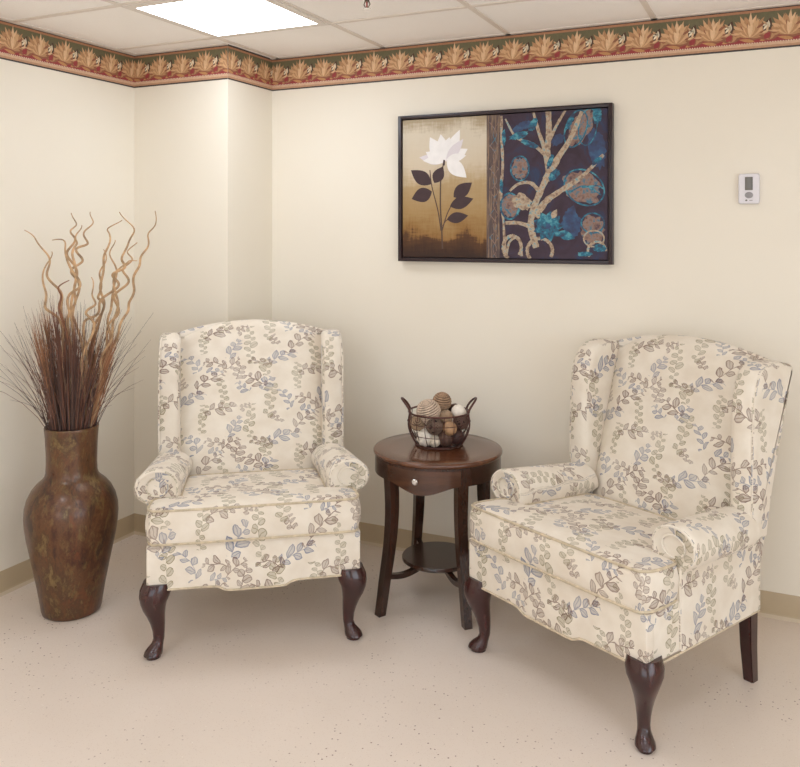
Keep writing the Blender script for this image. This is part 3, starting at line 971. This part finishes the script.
m_white = simple('cream_pod', (232, 222, 208), 0.7, var=0.12, scale=60)
m_pale = simple('pale_shell', (214, 200, 180), 0.6, var=0.3, scale=70)
m_brownpod = simple('brown_pod', (98, 72, 60), 0.6, var=0.25, scale=60)
m_dark = simple('dark_brown_pod', (66, 42, 38), 0.55, var=0.25, scale=60)
m_gold = simple('golden_wood', (176, 138, 102), 0.5, var=0.25, scale=50)
m_tan = simple('tan_reed', (156, 130, 104), 0.7, var=0.25, scale=50)
ball('cord_ball', 'coil', 0.052, (-0.045, -0.030, 0.158), (0.25, -0.3, 0.2), [m_twine, m_core], 'large natural twine ball heaped at the front left of the basket')
ball('cord_ball', 'coil', 0.040, (0.014, 0.020, 0.190), (0.1, 0.15, 0), [m_twine2, m_core], 'tan cord ball on the very top of the heap in the basket')
ball('pod_ball', 'plain', 0.031, (0.082, -0.018, 0.155), (0, 0, 0), m_white, 'smooth cream ball at the upper right of the basket beside the handle')
ball('seed_ball', 'shell', 0.027, (0.028, -0.052, 0.142), (0.5, 0, 0), m_tan, 'knobbly tan and cream ball lodged in front below the topmost cord ball')
ball('vine_ball', 'vine', 0.0365, (-0.022, -0.082, 0.094), (0, 0, 0), [m_vine, m_core], 'grey-brown woven vine ball at the front centre of the basket')
ball('wood_ball', 'plain', 0.030, (0.042, -0.082, 0.086), (0.4, 0.3, 0), m_gold, 'golden wood ball at the front of the basket right of the vine ball')
ball('pod_ball', 'pod', 0.036, (-0.060, -0.060, 0.042), (0.9, 0.2, 0.5), m_white, 'cream ribbed pod ball low at the left of the basket')
ball('shell_ball', 'shell', 0.0255, (-0.022, -0.074, 0.032), (0.2, 0, 0), m_pale, 'small pale pieced ball on the basket floor between the ribbed and brown balls')
ball('pod_ball', 'pod', 0.033, (0.022, -0.066, 0.041), (0.2, 0, 0.5), m_brownpod, 'brown ribbed pod ball on the basket floor at the front centre')
ball('dark_ball', 'plain', 0.034, (0.072, -0.040, 0.040), (0, 0, 0), m_dark, 'dark brown smooth ball low at the right of the basket')
ball('vine_ball', 'vine', 0.0355, (0.092, -0.028, 0.102), (0.5, 0.5, 0), [m_brownpod, m_core], 'brown woven vine ball inside the right side of the basket under the cream ball')
ball('reed_ball', 'coil', 0.032, (-0.092, -0.040, 0.100), (0.9, 0.6, 0), [m_tan, m_core], 'tan reed ball against the left side wires of the basket')
ball('vine_ball', 'vine', 0.040, (0.0, 0.010, 0.110), (0.5, 0.5, 0), [m_twine2, m_core], 'tan vine ball hidden in the middle of the basket')
ball('seed_ball', 'shell', 0.028, (0.070, 0.035, 0.150), (0, 0, 0), m_brownpod, 'dark reddish knobbly ball behind the cream ball in the basket')
ball('vine_ball', 'vine', 0.045, (0.0, 0.060, 0.046), (0.2, 0.5, 0), [m_vine, m_core], 'vine ball at the back of the basket floor')

# ------------------------------------------------------------------ floor vase
VX, VY = -2.635, 2.473
vs = tag(empty('floor_vase', (VX, VY, 0), 0), 'tall mottled brown bronze-glazed floor vase standing in the left corner', 'vase')
prof = [(0.003, 0.0), (0.112, 0.0), (0.119, 0.004), (0.123, 0.014), (0.127, 0.04), (0.140, 0.11), (0.155, 0.18), (0.170, 0.245), (0.182, 0.30), (0.189, 0.345), (0.1915, 0.38), (0.189, 0.415), (0.180, 0.448), (0.163, 0.480), (0.141, 0.504), (0.121, 0.520), (0.110, 0.532), (0.105, 0.548), (0.1035, 0.58), (0.1045, 0.63), (0.107, 0.68), (0.110, 0.712), (0.1115, 0.722), (0.110, 0.727), (0.105, 0.7275), (0.101, 0.724), (0.099, 0.70), (0.096, 0.60), (0.096, 0.55), (0.12, 0.50), (0.16, 0.42), (0.15, 0.2), (0.10, 0.03), (0.003, 0.02)]
prof = [(r_*0.945, z_*1.032) for r_, z_ in prof]
bm = bmesh.new(); lathe(bm, prof, 72)
obj('vase_body', bm, M['vase'], vs, angle=50)

# arrangement in the vase: photo rays cut at each stem's own distance
F_, CX_, CY_, CH = 823.0, 400.0, 230.0, 1.547
cw, sw = math.cos(YAW), math.sin(YAW)
def at(px, py, d):
    lat = (px - CX_)/F_*d
    return Vector((lat*cw - d*sw, lat*sw + d*cw, CH + (CY_ - py)/F_*d))
DV = 3.356
raw = [
 ([(88,105),(120,135),(165,185),(165,240),(185,290),(215,350),(230,450),(250,600),(262,740)], 0.10, 'willow stem leaning furthest left with its tip out over the wall'),
 ([(176,180),(165,230),(150,310),(165,370),(200,420),(225,560),(240,740)], -0.05, 'short willow stem standing just inside the leftmost one'),
 ([(248,45),(265,80),(250,105),(258,135),(240,180),(255,230),(270,290),(255,350),(245,420),(262,600),(265,740)], 0.00, 'tall willow stem rising straight up left of centre'),
 ([(318,42),(321,75),(300,110),(300,150),(275,170),(280,210),(258,245),(268,300),(262,420),(270,740)], 0.12, 'tall willow stem in the middle with a hooked right-leaning tip'),
 ([(187,140),(215,140),(235,175),(228,215),(260,245),(270,300),(245,350),(250,500),(252,740)], -0.08, 'willow stem with its tip bent flat to the left'),
 ([(290,88),(270,110),(270,140),(255,165),(265,220),(250,330),(270,440),(285,600),(280,740)], -0.02, 'willow stem twisting close beside the tall central ones'),
 ([(425,70),(385,95),(378,120),(380,170),(355,220),(360,290),(350,340),(370,380),(330,450),(300,600),(285,740)], 0.05, 'willow stem whose tip bows over to the right, right of centre'),
 ([(415,42),(445,75),(470,110),(445,150),(430,200),(430,235),(400,260),(405,300),(360,350),(330,400),(300,440),(290,600),(275,740)], -0.04, 'willow stem with a tip hooked back to the left over the right side'),
 ([(397,140),(390,180),(395,230),(410,280),(380,370),(385,420),(375,500),(340,620),(315,740)], 0.10, 'mid-height willow stem with an upright tip on the right side'),
 ([(475,148),(450,180),(455,210),(435,245),(440,290),(405,340),(405,400),(380,460),(345,640),(310,740)], 0.02, 'willow stem ending just left of the longest right-hand stem'),
 ([(543,38),(540,90),(515,125),(515,170),(485,210),(480,250),(460,300),(465,345),(440,380),(435,420),(400,480),(370,580),(325,740)], -0.06, 'longest willow stem reaching furthest right, in front of the corner'),
 ([(312,270),(330,320),(325,360),(310,390),(320,440),(295,560),(290,740)], -0.10, 'short willow stem among the grasses in the middle'),
 ([(235,280),(210,310),(205,350),(225,420),(240,600),(255,740)], -0.12, 'short dark willow stem curling above the plumes on the left'),
 ([(363,172),(365,220),(350,270),(345,330),(360,360),(335,430),(325,560),(300,740)], 0.14, 'thin willow stem behind the right-hand group'),
 ([(480,212),(445,215),(410,250),(400,330),(410,400),(385,470),(365,540),(350,620),(330,660),(318,740)], -0.11, 'pale willow stem winding down the front right of the bunch'),
]
for pts, dd, lab in raw:
    P = []
    ymax = 740.0
    for (zx, zy) in pts:
        h = (ymax - zy) / ymax
        P.append(at(zx/3.49, 200 + zy/3.49, DV + dd*h*0.9 + (0.03 if dd > 0 else -0.02)*(1-h)))
    # run the stem down inside the neck
    last = P[-1]
    P.append(Vector((VX + (last.x-VX)*0.55, VY + (last.y-VY)*0.55, 0.62)))
    P.append(Vector((VX + (last.x-VX)*0.30, VY + (last.y-VY)*0.30, 0.36)))
    for p in P:
        p.x = max(p.x, XL + 0.02)
    bm = bmesh.new()
    sp = smooth_path(P, 8)
    ph = rnd.uniform(0, 6); nsp = len(sp)
    for i_, p in enumerate(sp):
        arc = (nsp - i_) * 0.42 + ph
        am_ = 0.0068 if p.z > 0.75 else 0.0
        p.x += cw*am_*math.sin(arc); p.y += sw*am_*math.sin(arc) + 0.006*math.cos(arc*0.9)*(1 if p.z > 0.75 else 0)
    dark = 'dark' in lab
    r0 = 0.0052
    tube(bm, sp, lambda t, r0=r0: 0.0018 + (r0-0.0018)*min(1, t*3), 7)
    o = obj('willow_branch', bm, M['branch_dark'] if dark else M['branch'])
    tag(o, lab, 'dried branch', 'curly willow branches in the floor vase')

# feathery plumes: fine hairs brushed up along a stalk
def plume(tip_px, tip_py, dd, width, mat, lab, seed, n=95):
    q = random.Random(seed)
    tip = at(tip_px, tip_py, DV + dd)
    root = Vector((VX, VY, 0.50)) + (tip - Vector((VX, VY, tip.z)))*0.06
    ax = tip - root
    bm = bmesh.new()
    side = Vector((cw, sw, 0)); dep = Vector((-sw, cw, 0))
    tube(bm, [root + ax*t for t in (0, 0.3, 0.6, 0.9)], 0.0022, 5)
    for i in range(n):
        t0 = q.uniform(0.30, 0.72); L = q.uniform(0.16, 0.30)*(1.25 - t0*0.6)
        a = q.uniform(0, 2*PI); w_ = width*q.uniform(0.15, 1.0)
        o_ = side*math.cos(a)*w_ + dep*math.sin(a)*w_
        p0 = root + ax*t0
        up = ax.normalized()
        pts = [p0, p0 + up*L*0.35 + o_*0.5, p0 + up*L*0.7 + o_*0.85, p0 + up*L + o_*q.uniform(0.7, 1.25)]
        for p in pts: 
            p.x = max(p.x, XL+0.015)
            # stay inside the neck of the vase while below the rim
            if p.z < 0.74:
                dxy = Vector((p.x-VX, p.y-VY)); 
                if dxy.length > 0.085: dxy = dxy.normalized()*0.085; p.x, p.y = VX+dxy.x, VY+dxy.y
        tube(bm, pts, lambda t: 0.0014*(1-t)+0.0003, 3, cap=False)
    o = obj('dried_plume', bm, mat)
    tag(o, lab, 'dried plume', 'feathery dried plumes in the floor vase')
plume(42, 300, 0.03, 0.035, M['plume'], 'warm brown plume furthest left in the floor vase', 1)
plume(55, 292, -0.05, 0.040, M['plume_dark'], 'dark brown plume standing left of centre in the vase', 2)
plume(64, 300, 0.08, 0.035, M['plume'], 'reddish brown plume behind the dark one left of centre', 3)
plume(76, 315, -0.04, 0.030, M['plume_dark'], 'dark narrow plume in the middle of the vase', 4)
plume(98, 318, 0.02, 0.038, M['plume'], 'brown plume right of centre in the vase', 5)
plume(117, 325, -0.03, 0.034, M['plume'], 'light brown plume furthest right in the floor vase', 6, 110)
plume(36, 322, -0.08, 0.030, M['plume'], 'short brown plume in front at the left edge', 8, 110)

# fine grass: nobody could count the blades
bm = bmesh.new()
q = random.Random(11)
for i in range(430):
    a = q.uniform(0, 2*PI)
    lean = abs(q.gauss(0, 0.30)); lean = min(lean, 0.75)
    L = q.uniform(0.28, 0.55)
    if lean > 0.45: L *= 0.85
    dirh = Vector((math.cos(a), math.sin(a), 0))
    p0 = Vector((VX, VY, 0.46)) + dirh*q.uniform(0.0, 0.05)
    p1 = Vector((VX, VY, 0.715)) + dirh*q.uniform(0.015, 0.09)
    out = p1.copy(); pts = [p0, p1]
    ang = lean*0.75
    droop = q.uniform(0.0, 0.5)*lean
    step = L/5
    for k in range(5):
        out = out + (dirh*math.sin(ang) + Vector((0, 0, 1))*math.cos(ang))*step
        ang += droop*0.75
        pts.append(out.copy())
    for p in pts: p.x = max(p.x, XL+0.012)
    if max(p.y for p in pts) > CY-0.02: continue
    tube(bm, pts, lambda t: 0.0015*(1-t)+0.0004, 3, cap=False, mi=0 if q.random() < 0.6 else 1)
o = obj('dried_grass', bm, [M['grass'], M['plume_dark']])
tag(o, 'spray of fine dark dried grass blades fanning out of the floor vase', 'dried grass', kind='stuff')

# ------------------------------------------------------------------ framed painting
PX0, PX1, PZ0, PZ1 = -1.680, -0.668, 1.398, 2.092
FY = YB - 0.042
pic = tag(empty('framed_painting', ((PX0+PX1)/2, YB, (PZ0+PZ1)/2)), 'dark framed canvas of a white flower and teal branches hanging on the back wall', 'painting')
ox, oy, oz = pic.location
def rel(x, y, z): return (x-ox, y-oy, z-oz)
bm = bmesh.new()
tF = 0.017
def fb(x0, x1, z0, z1, y0=FY, y1=YB-0.001): box(bm, x0-ox, x1-ox, y0-oy, y1-oy, z0-oz, z1-oz, 0.0012, 2)
fb(PX0, PX0+tF, PZ0, PZ1); fb(PX1-tF, PX1, PZ0, PZ1); fb(PX0+tF, PX1-tF, PZ0, PZ0+tF); fb(PX0+tF, PX1-tF, PZ1-tF, PZ1)
fb(PX0+0.01, PX1-0.01, PZ0+0.01, PZ1-0.01, YB-0.012, YB-0.004)
obj('frame', bm, M['frame_wood'], pic)

def paint_left():
    t = NT('painted_gold_ground')
    s = t.node('ShaderNodeSeparateXYZ'); co = t.co('Generated'); t.put(s.inputs[0], co)
    st = t.noise(t.co('Object', (30, 1, 4)), 3, 4, 0.7)
    st2 = t.noise(t.co('Object', (4, 1, 30)), 3, 4, 0.7)
    br = t.m('ADD', t.m('MULTIPLY', st, 0.5), t.m('MULTIPLY', st2, 0.5))
    cl = t.noise(t.co(), 7, 3)
    z = t.m('ADD', s.outputs[2], t.m('MULTIPLY_ADD', br, 0.30, -0.15))
    z = t.m('ADD', z, t.m('MULTIPLY_ADD', cl, 0.3, -0.15))
    c = t.ramp(z, [(0.0, lin((58, 38, 30))), (0.13, lin((88, 58, 36))), (0.17, lin((142, 104, 58))), (0.30, lin((164, 132, 86))), (0.50, lin((178, 152, 112))), (0.66, lin((208, 192, 168))), (0.9, lin((214, 202, 182))), (1.0, lin((176, 158, 130)))])
    return t.set(c, 0.55, Specular_IOR_Level=0.3)
def paint_right():
    t = NT('painted_night_ground')
    co = t.co()
    n = t.noise(co, 9, 4, 0.6, 1.0)
    c = t.ramp(n, [(0.34, lin((58, 44, 54))), (0.54, lin((66, 52, 66))), (0.63, lin((56, 56, 80))), (0.74, lin((46, 70, 102)))])
    return t.set(c, 0.55, Specular_IOR_Level=0.3)
def paint_seam():
    t = NT('painted_seam')
    n = t.noise(t.co('Object', (40, 1, 3)), 2.5, 4, 0.7)
    c = t.ramp(n, [(0.3, lin((56, 44, 48))), (0.5, lin((96, 78, 72))), (0.62, lin((150, 122, 96))), (0.72, lin((70, 56, 60)))])
    return t.set(c, 0.55)
def paint_mottle(name, a, b, c_, scale=60, lo=0.40, hi=0.62):
    t = NT(name)
    n = t.noise(t.co(), scale, 3, 0.6)
    c = t.ramp(n, [(lo-0.08, lin(a)), ((lo+hi)/2, lin(b)), (hi+0.02, lin(c_))])
    return t.set(c, 0.55)
PM = [paint_left(), paint_right(), paint_seam(),
      paint_mottle('paint_bark', (128, 104, 88), (186, 164, 138), (96, 150, 160), 55, 0.42, 0.66),
      paint_mottle('paint_teal', (46, 58, 84), (28, 108, 134), (84, 152, 164), 46, 0.44, 0.62),
      simple('paint_white', (240, 236, 234), 0.5, var=0.04, scale=30),
      simple('paint_leaf_dark', (60, 38, 42), 0.5, var=0.12, scale=30),
      paint_mottle('paint_sienna', (84, 62, 68), (146, 114, 98), (60, 110, 132), 44),
      paint_mottle('paint_blue', (50, 50, 78), (50, 68, 104), (54, 88, 124), 26),
      simple('paint_stem', (82, 60, 48), 0.5), simple('paint_lilac', (222, 214, 218), 0.5)]
IX0, IX1, IZ0, IZ1 = PX0+tF+0.004, PX1-tF-0.004, PZ0+tF+0.004, PZ1-tF-0.004
CYF = FY + 0.010           # canvas face just behind the frame lip
bm = bmesh.new()
def paint_u(zx):
    """share of the canvas width at a place seen in the photo (foreshortening undone)"""
    q_ = (390 + zx*0.3 - 400)/823.0
    c_, s_ = math.cos(YAW), math.sin(YAW)
    wx = CYF*(q_*c_ - s_)/(q_*s_ + c_)
    return (wx - IX0)/(IX1 - IX0)
split = paint_u(322); split2 = paint_u(366)
def cx_(u): return IX0 + (IX1-IX0)*u - ox
def cz_(v): return IZ0 + (IZ1-IZ0)*v - oz
# canvas block
def facebox(u0, u1, mi):
    box(bm, cx_(u0), cx_(u1), CYF-oy, YB-0.013-oy, cz_(0), cz_(1), mi=mi)
facebox(0, split, 0)
o_left = obj('canvas', bm, PM, pic, smooth=False)
bm = bmesh.new(); facebox(split, split2, 2); facebox(split2, 1, 1)
lay = [0.0004]
def C2(p):
    x, y = p
    u = (x-42)/678.0
    top = 100 + (70-100)*u; bot = 552 + (558-552)*u
    return paint_u(x), (bot-y)/(bot-top)
def shape(pts, mi, lift=None):
    lay[0] += 0.00003
    vs_ = []
    for p in pts:
        u, v = C2(p); u = min(max(u, 0.0), 1.0); v = min(max(v, 0.0), 1.0)
        vs_.append(bm.verts.new((cx_(u), CYF - oy - lay[0], cz_(v))))
    f = bm.faces.new(vs_); f.material_index = mi
def stroke(pts, w0, w1, mi, wob=0.0):
    P = smooth_path([(x, y, 0) for x, y in pts], 6)
    n = len(P); L_, R_ = [], []
    lay[0] += 0.00003
    q2 = random.Random(len(P))
    for i, p in enumerate(P):
        d = (P[min(i+1, n-1)] - P[max(i-1, 0)]).normalized(); nn = Vector((-d.y, d.x, 0))
        w_ = (w0 + (w1-w0)*i/(n-1))/2 * (1 + q2.uniform(-wob, wob))
        L_.append(p + nn*w_); R_.append(p - nn*w_)
    def vert(p):
        u, v = C2((p.x, p.y)); u = min(max(u, 0), 1); v = min(max(v, 0), 1)
        return bm.verts.new((cx_(u), CYF - oy - lay[0], cz_(v)))
    A = [vert(p) for p in L_]; B = [vert(p) for p in R_]
    for i in range(n-1):
        f = bm.faces.new((A[i], A[i+1], B[i+1], B[i])); f.material_index = mi
def lf(x, y, ang, L, W, mi, n=10):
    """leaf in picture coordinates, angle counter-clockwise from right"""
    pts = []
    for i in range(n+1):
        s = i/n; pts.append((s*L, W*math.sin(PI*s**0.85)))
    for i in range(n-1, 0, -1):
        s = i/n; pts.append((s*L, -W*math.sin(PI*s**0.85)))
    ca, sa = math.cos(R(ang)), math.sin(R(ang))
    shape([(x + a*ca - b*sa, y - (a*sa + b*ca)) for a, b in pts], mi)
def ell(x, y, a, b, rot, mi, n=22):
    ca, sa = math.cos(R(rot)), math.sin(R(rot))
    qj = random.Random(int(x*7+y)); n = 34
    J = [qj.uniform(0.80, 1.10) for _ in range(n)]
    shape([(x + a*J[i]*math.cos(2*PI*i/n)*ca - b*J[i]*math.sin(2*PI*i/n)*sa, y - (a*J[i]*math.cos(2*PI*i/n)*sa + b*J[i]*math.sin(2*PI*i/n)*ca)) for i in range(n)], mi)
def ringell(x, y, a, b, rot, w_, mi, part=1.0, st=0.0):
    ca, sa = math.cos(R(rot)), math.sin(R(rot))
    pts = [(x + a*math.cos(t_)*ca - b*math.sin(t_)*sa, y - (a*math.cos(t_)*sa + b*math.sin(t_)*ca)) for t_ in [R(st) + 2*PI*part*i/16 for i in range(17)]]
    stroke(pts, w_, w_, mi, 0.2)
# magnolia and its leaves
stroke([(181, 235), (170, 290), (168, 380), (172, 450), (175, 525)], 4, 5, 9)
stroke([(170, 465), (160, 400), (140, 320), (133, 265)], 4, 3, 9)
stroke([(172, 470), (195, 400), (235, 340)], 4, 3, 9)
stroke([(176, 450), (190, 430), (225, 425)], 3, 3, 9)
for a in ((137, 312, 145, 82, 23), (148, 308, 62, 62, 19), (140, 336, 200, 72, 24), (212, 355, 38, 78, 22), (200, 385, 18, 82, 20), (190, 428, 10, 72, 18)): lf(*a, 6)
lf(185, 235, 172, 88, 18, 10); lf(180, 240, 60, 0.1, 0.1, 10)
for a in ((178, 240, 118, 95, 24, 5), (182, 238, 98, 92, 22, 5), (186, 238, 66, 115, 20, 5), (190, 236, 30, 80, 20, 5), (180, 240, 150, 70, 20, 5), (190, 232, -42, 88, 24, 5), (186, 226, 80, 70, 22, 5), (172, 232, 182, 62, 12, 5), (188, 236, 52, 92, 16, 10), (188, 232, 12, 68, 14, 5)): lf(*a)
stroke([(181, 232), (180, 242), (179, 250)], 6, 8, 6)
# seam lattice
stroke([(372, 90), (372, 160), (376, 250), (370, 340), (378, 430), (384, 545)], 10, 8, 3, 0.3)
for k in range(6):
    yy = 110 + k*75
    stroke([(332, yy), (356, yy+40), (332, yy+80)], 2.5, 2.5, 7, 0.3)
    stroke([(362, yy), (344, yy+40), (362, yy+80)], 2, 2, 7, 0.3)
# blue veils behind the tree
for a in ((690, 200, 30, 70, 10, 8), (604, 440, 34, 48, 0, 8), (560, 170, 26, 16, 40, 8), (455, 120, 24, 14, 0, 8), (430, 130, 30, 12, 30, 8)): ell(*a)
# large round leaves
ell(640, 325, 68, 50, -30, 7); ringell(648, 325, 70, 54, -30, 5, 4)
ell(636, 130, 66, 34, 60, 7); ringell(620, 135, 62, 34, 70, 5, 4); ringell(660, 130, 60, 30, 80, 4, 4)
ell(433, 262, 36, 30, 90, 7); ringell(433, 262, 40, 30, 90, 5, 4)
ell(402, 385, 34, 40, 0, 7); ringell(400, 385, 30, 42, 0, 6, 4)
ell(440, 372, 36, 26, -30, 3)
ell(676, 462, 40, 50, 0, 7); ringell(676, 440, 38, 32, 0, 5, 4); ringell(680, 490, 34, 26, 0, 5, 3)
# main trunk and boughs
stroke([(488, 520), (470, 450), (480, 390), (505, 330), (530, 270), (525, 210), (530, 140), (528, 75)], 22, 18, 3, 0.12)
stroke([(530, 280), (515, 200), (495, 140), (478, 78)], 18, 9, 3, 0.15)
stroke([(530, 175), (555, 125), (585, 75)], 12, 8, 3, 0.15)
stroke([(520, 300), (560, 230), (600, 170), (640, 80)], 24, 14, 3, 0.15)
stroke([(485, 420), (520, 370), (570, 335), (640, 290), (712, 220)], 24, 10, 3, 0.15)
stroke([(500, 340), (470, 310), (430, 312), (400, 335)], 14, 8, 3, 0.15)
stroke([(515, 215), (470, 180), (420, 160), (385, 100)], 13, 6, 3, 0.2)
stroke([(640, 325), (690, 320), (712, 330)], 6, 4, 4, 0.2)
stroke([(480, 455), (430, 440), (385, 440)], 14, 12, 3, 0.15)
stroke([(600, 340), (650, 320), (705, 350)], 5, 4, 4)
# curls along the bottom
ringell(408, 520, 30, 38, 0, 11, 3, 0.8, -40); ringell(500, 530, 42, 40, 0, 11, 3, 0.7, -30); ringell(690, 530, 30, 30, 0, 8, 3, 0.6, 0)
stroke([(388, 548), (400, 500), (430, 490), (440, 548)], 8, 8, 3)
# teal touches
for a in ((430, 155, 34, 12, 15, 4), (465, 182, 34, 10, -20, 4), (478, 120, 26, 12, 60, 4), (548, 285, 24, 14, 45, 4), (535, 240, 26, 9, 70, 4), (600, 115, 30, 8, 60, 4), (690, 240, 22, 8, 40, 4), (700, 520, 22, 14, 0, 4), (650, 540, 26, 8, 0, 4), (380, 160, 7, 26, 0, 4), (372, 320, 6, 24, 0, 4), (690, 90, 16, 30, 0, 4)): ell(*a)
for i in range(9):
    a = i*40; lf(528, 450, a, 52, 15, 4)
lf(560, 470, -20, 60, 15, 4); lf(540, 425, 60, 34, 10, 3); lf(600, 420, 70, 40, 14, 8)
ell(528, 450, 10, 9, 0, 8)
for i in range(5): lf(612, 445, 70+i*50, 30, 9, 8)
obj('canvas', bm, PM, pic, smooth=False)

# ------------------------------------------------------------------ thermostat
TXc, TZc = -0.131, 1.713
th = tag(empty('thermostat', (TXc, YB, TZc)), 'small white wall thermostat with a grey display, right of the painting', 'thermostat')
bm = bmesh.new()
hw_, hh_ = 0.040, 0.060
rings = []
for i, (yy, k) in enumerate(((0, 1.0), (-0.016, 1.0), (-0.021, 0.97), (-0.024, 0.90))):
    ring = []
    for sx, sz in ((-1,-1),(1,-1),(1,1),(-1,1)):
        for j in range(5):
            a = {(-1,-1): PI, (1,-1): 1.5*PI, (1,1): 0, (-1,1): 0.5*PI}[(sx, sz)] + PI/2*j/4
            rr = 0.008
            x = sx*(hw_*1.0-rr) + rr*math.cos(a); z = sz*(hh_-rr) + rr*math.sin(a)
            z += -0.004*(1 - (x/hw_)**2) if z < 0 else 0.003*(1-(x/hw_)**2)
            ring.append((x*k, yy-0.0005, z*(1-(1-k)*0.6)))
    rings.append(ring)
loft(bm, rings)
obj('thermostat_body', bm, M['plastic'], th, angle=30)
bm = bmesh.new(); box(bm, -0.015, 0.014, -0.0262, -0.0242, -0.006, 0.047, 0.0008); obj('display', bm, M['lcd'], th)
bm = bmesh.new()
for (cx0, r0) in ((0.0, 0.0155),):
    rings = [[(r0*k*math.cos(2*PI*i/28), y, -0.026 + 0.0128*k*math.sin(2*PI*i/28)) for i in range(28)] for y, k in ((-0.0240, 1), (-0.0265, 1), (-0.0272, 0.93))]
    loft(bm, rings)
obj('button_pad', bm, M['grey_plastic'], th)
bm = bmesh.new()
rings = [[(-0.010 + 0.0042*math.cos(2*PI*i/14), y, -0.0468 + 0.0036*math.sin(2*PI*i/14)) for i in range(14)] for y in (-0.0240, -0.0250)]
loft(bm, rings)
for x in (0.002, 0.006, 0.010): box(bm, x, x+0.0025, -0.0248, -0.0238, -0.0490, -0.0450)
obj('badge', bm, M['lcd'], th)

# ------------------------------------------------------------------ camera, world, view
cam = bpy.data.cameras.new('camera')
co_ = bpy.data.objects.new('camera', cam); COL.objects.link(co_)
co_.location = (0, 0, CH); co_.rotation_euler = (R(90), 0, YAW)
cam.sensor_width = 36; cam.lens = 36*823/800.0
cam.shift_y = -153.5/800.0
cam.clip_start = 0.05
scene.camera = co_
w = bpy.data.worlds.new('world'); scene.world = w; w.use_nodes = True
w.node_tree.nodes['Background'].inputs[0].default_value = (1.0, 0.96, 0.9, 1); w.node_tree.nodes['Background'].inputs[1].default_value = 0.3
scene.view_settings.view_transform = 'Standard'; scene.view_settings.look = 'None'
scene.view_settings.gamma = 1.0; scene.view_settings.use_curve_mapping = False
scene.view_settings.exposure = -0.36
scene.cycles.max_bounces = 10; scene.cycles.diffuse_bounces = 6
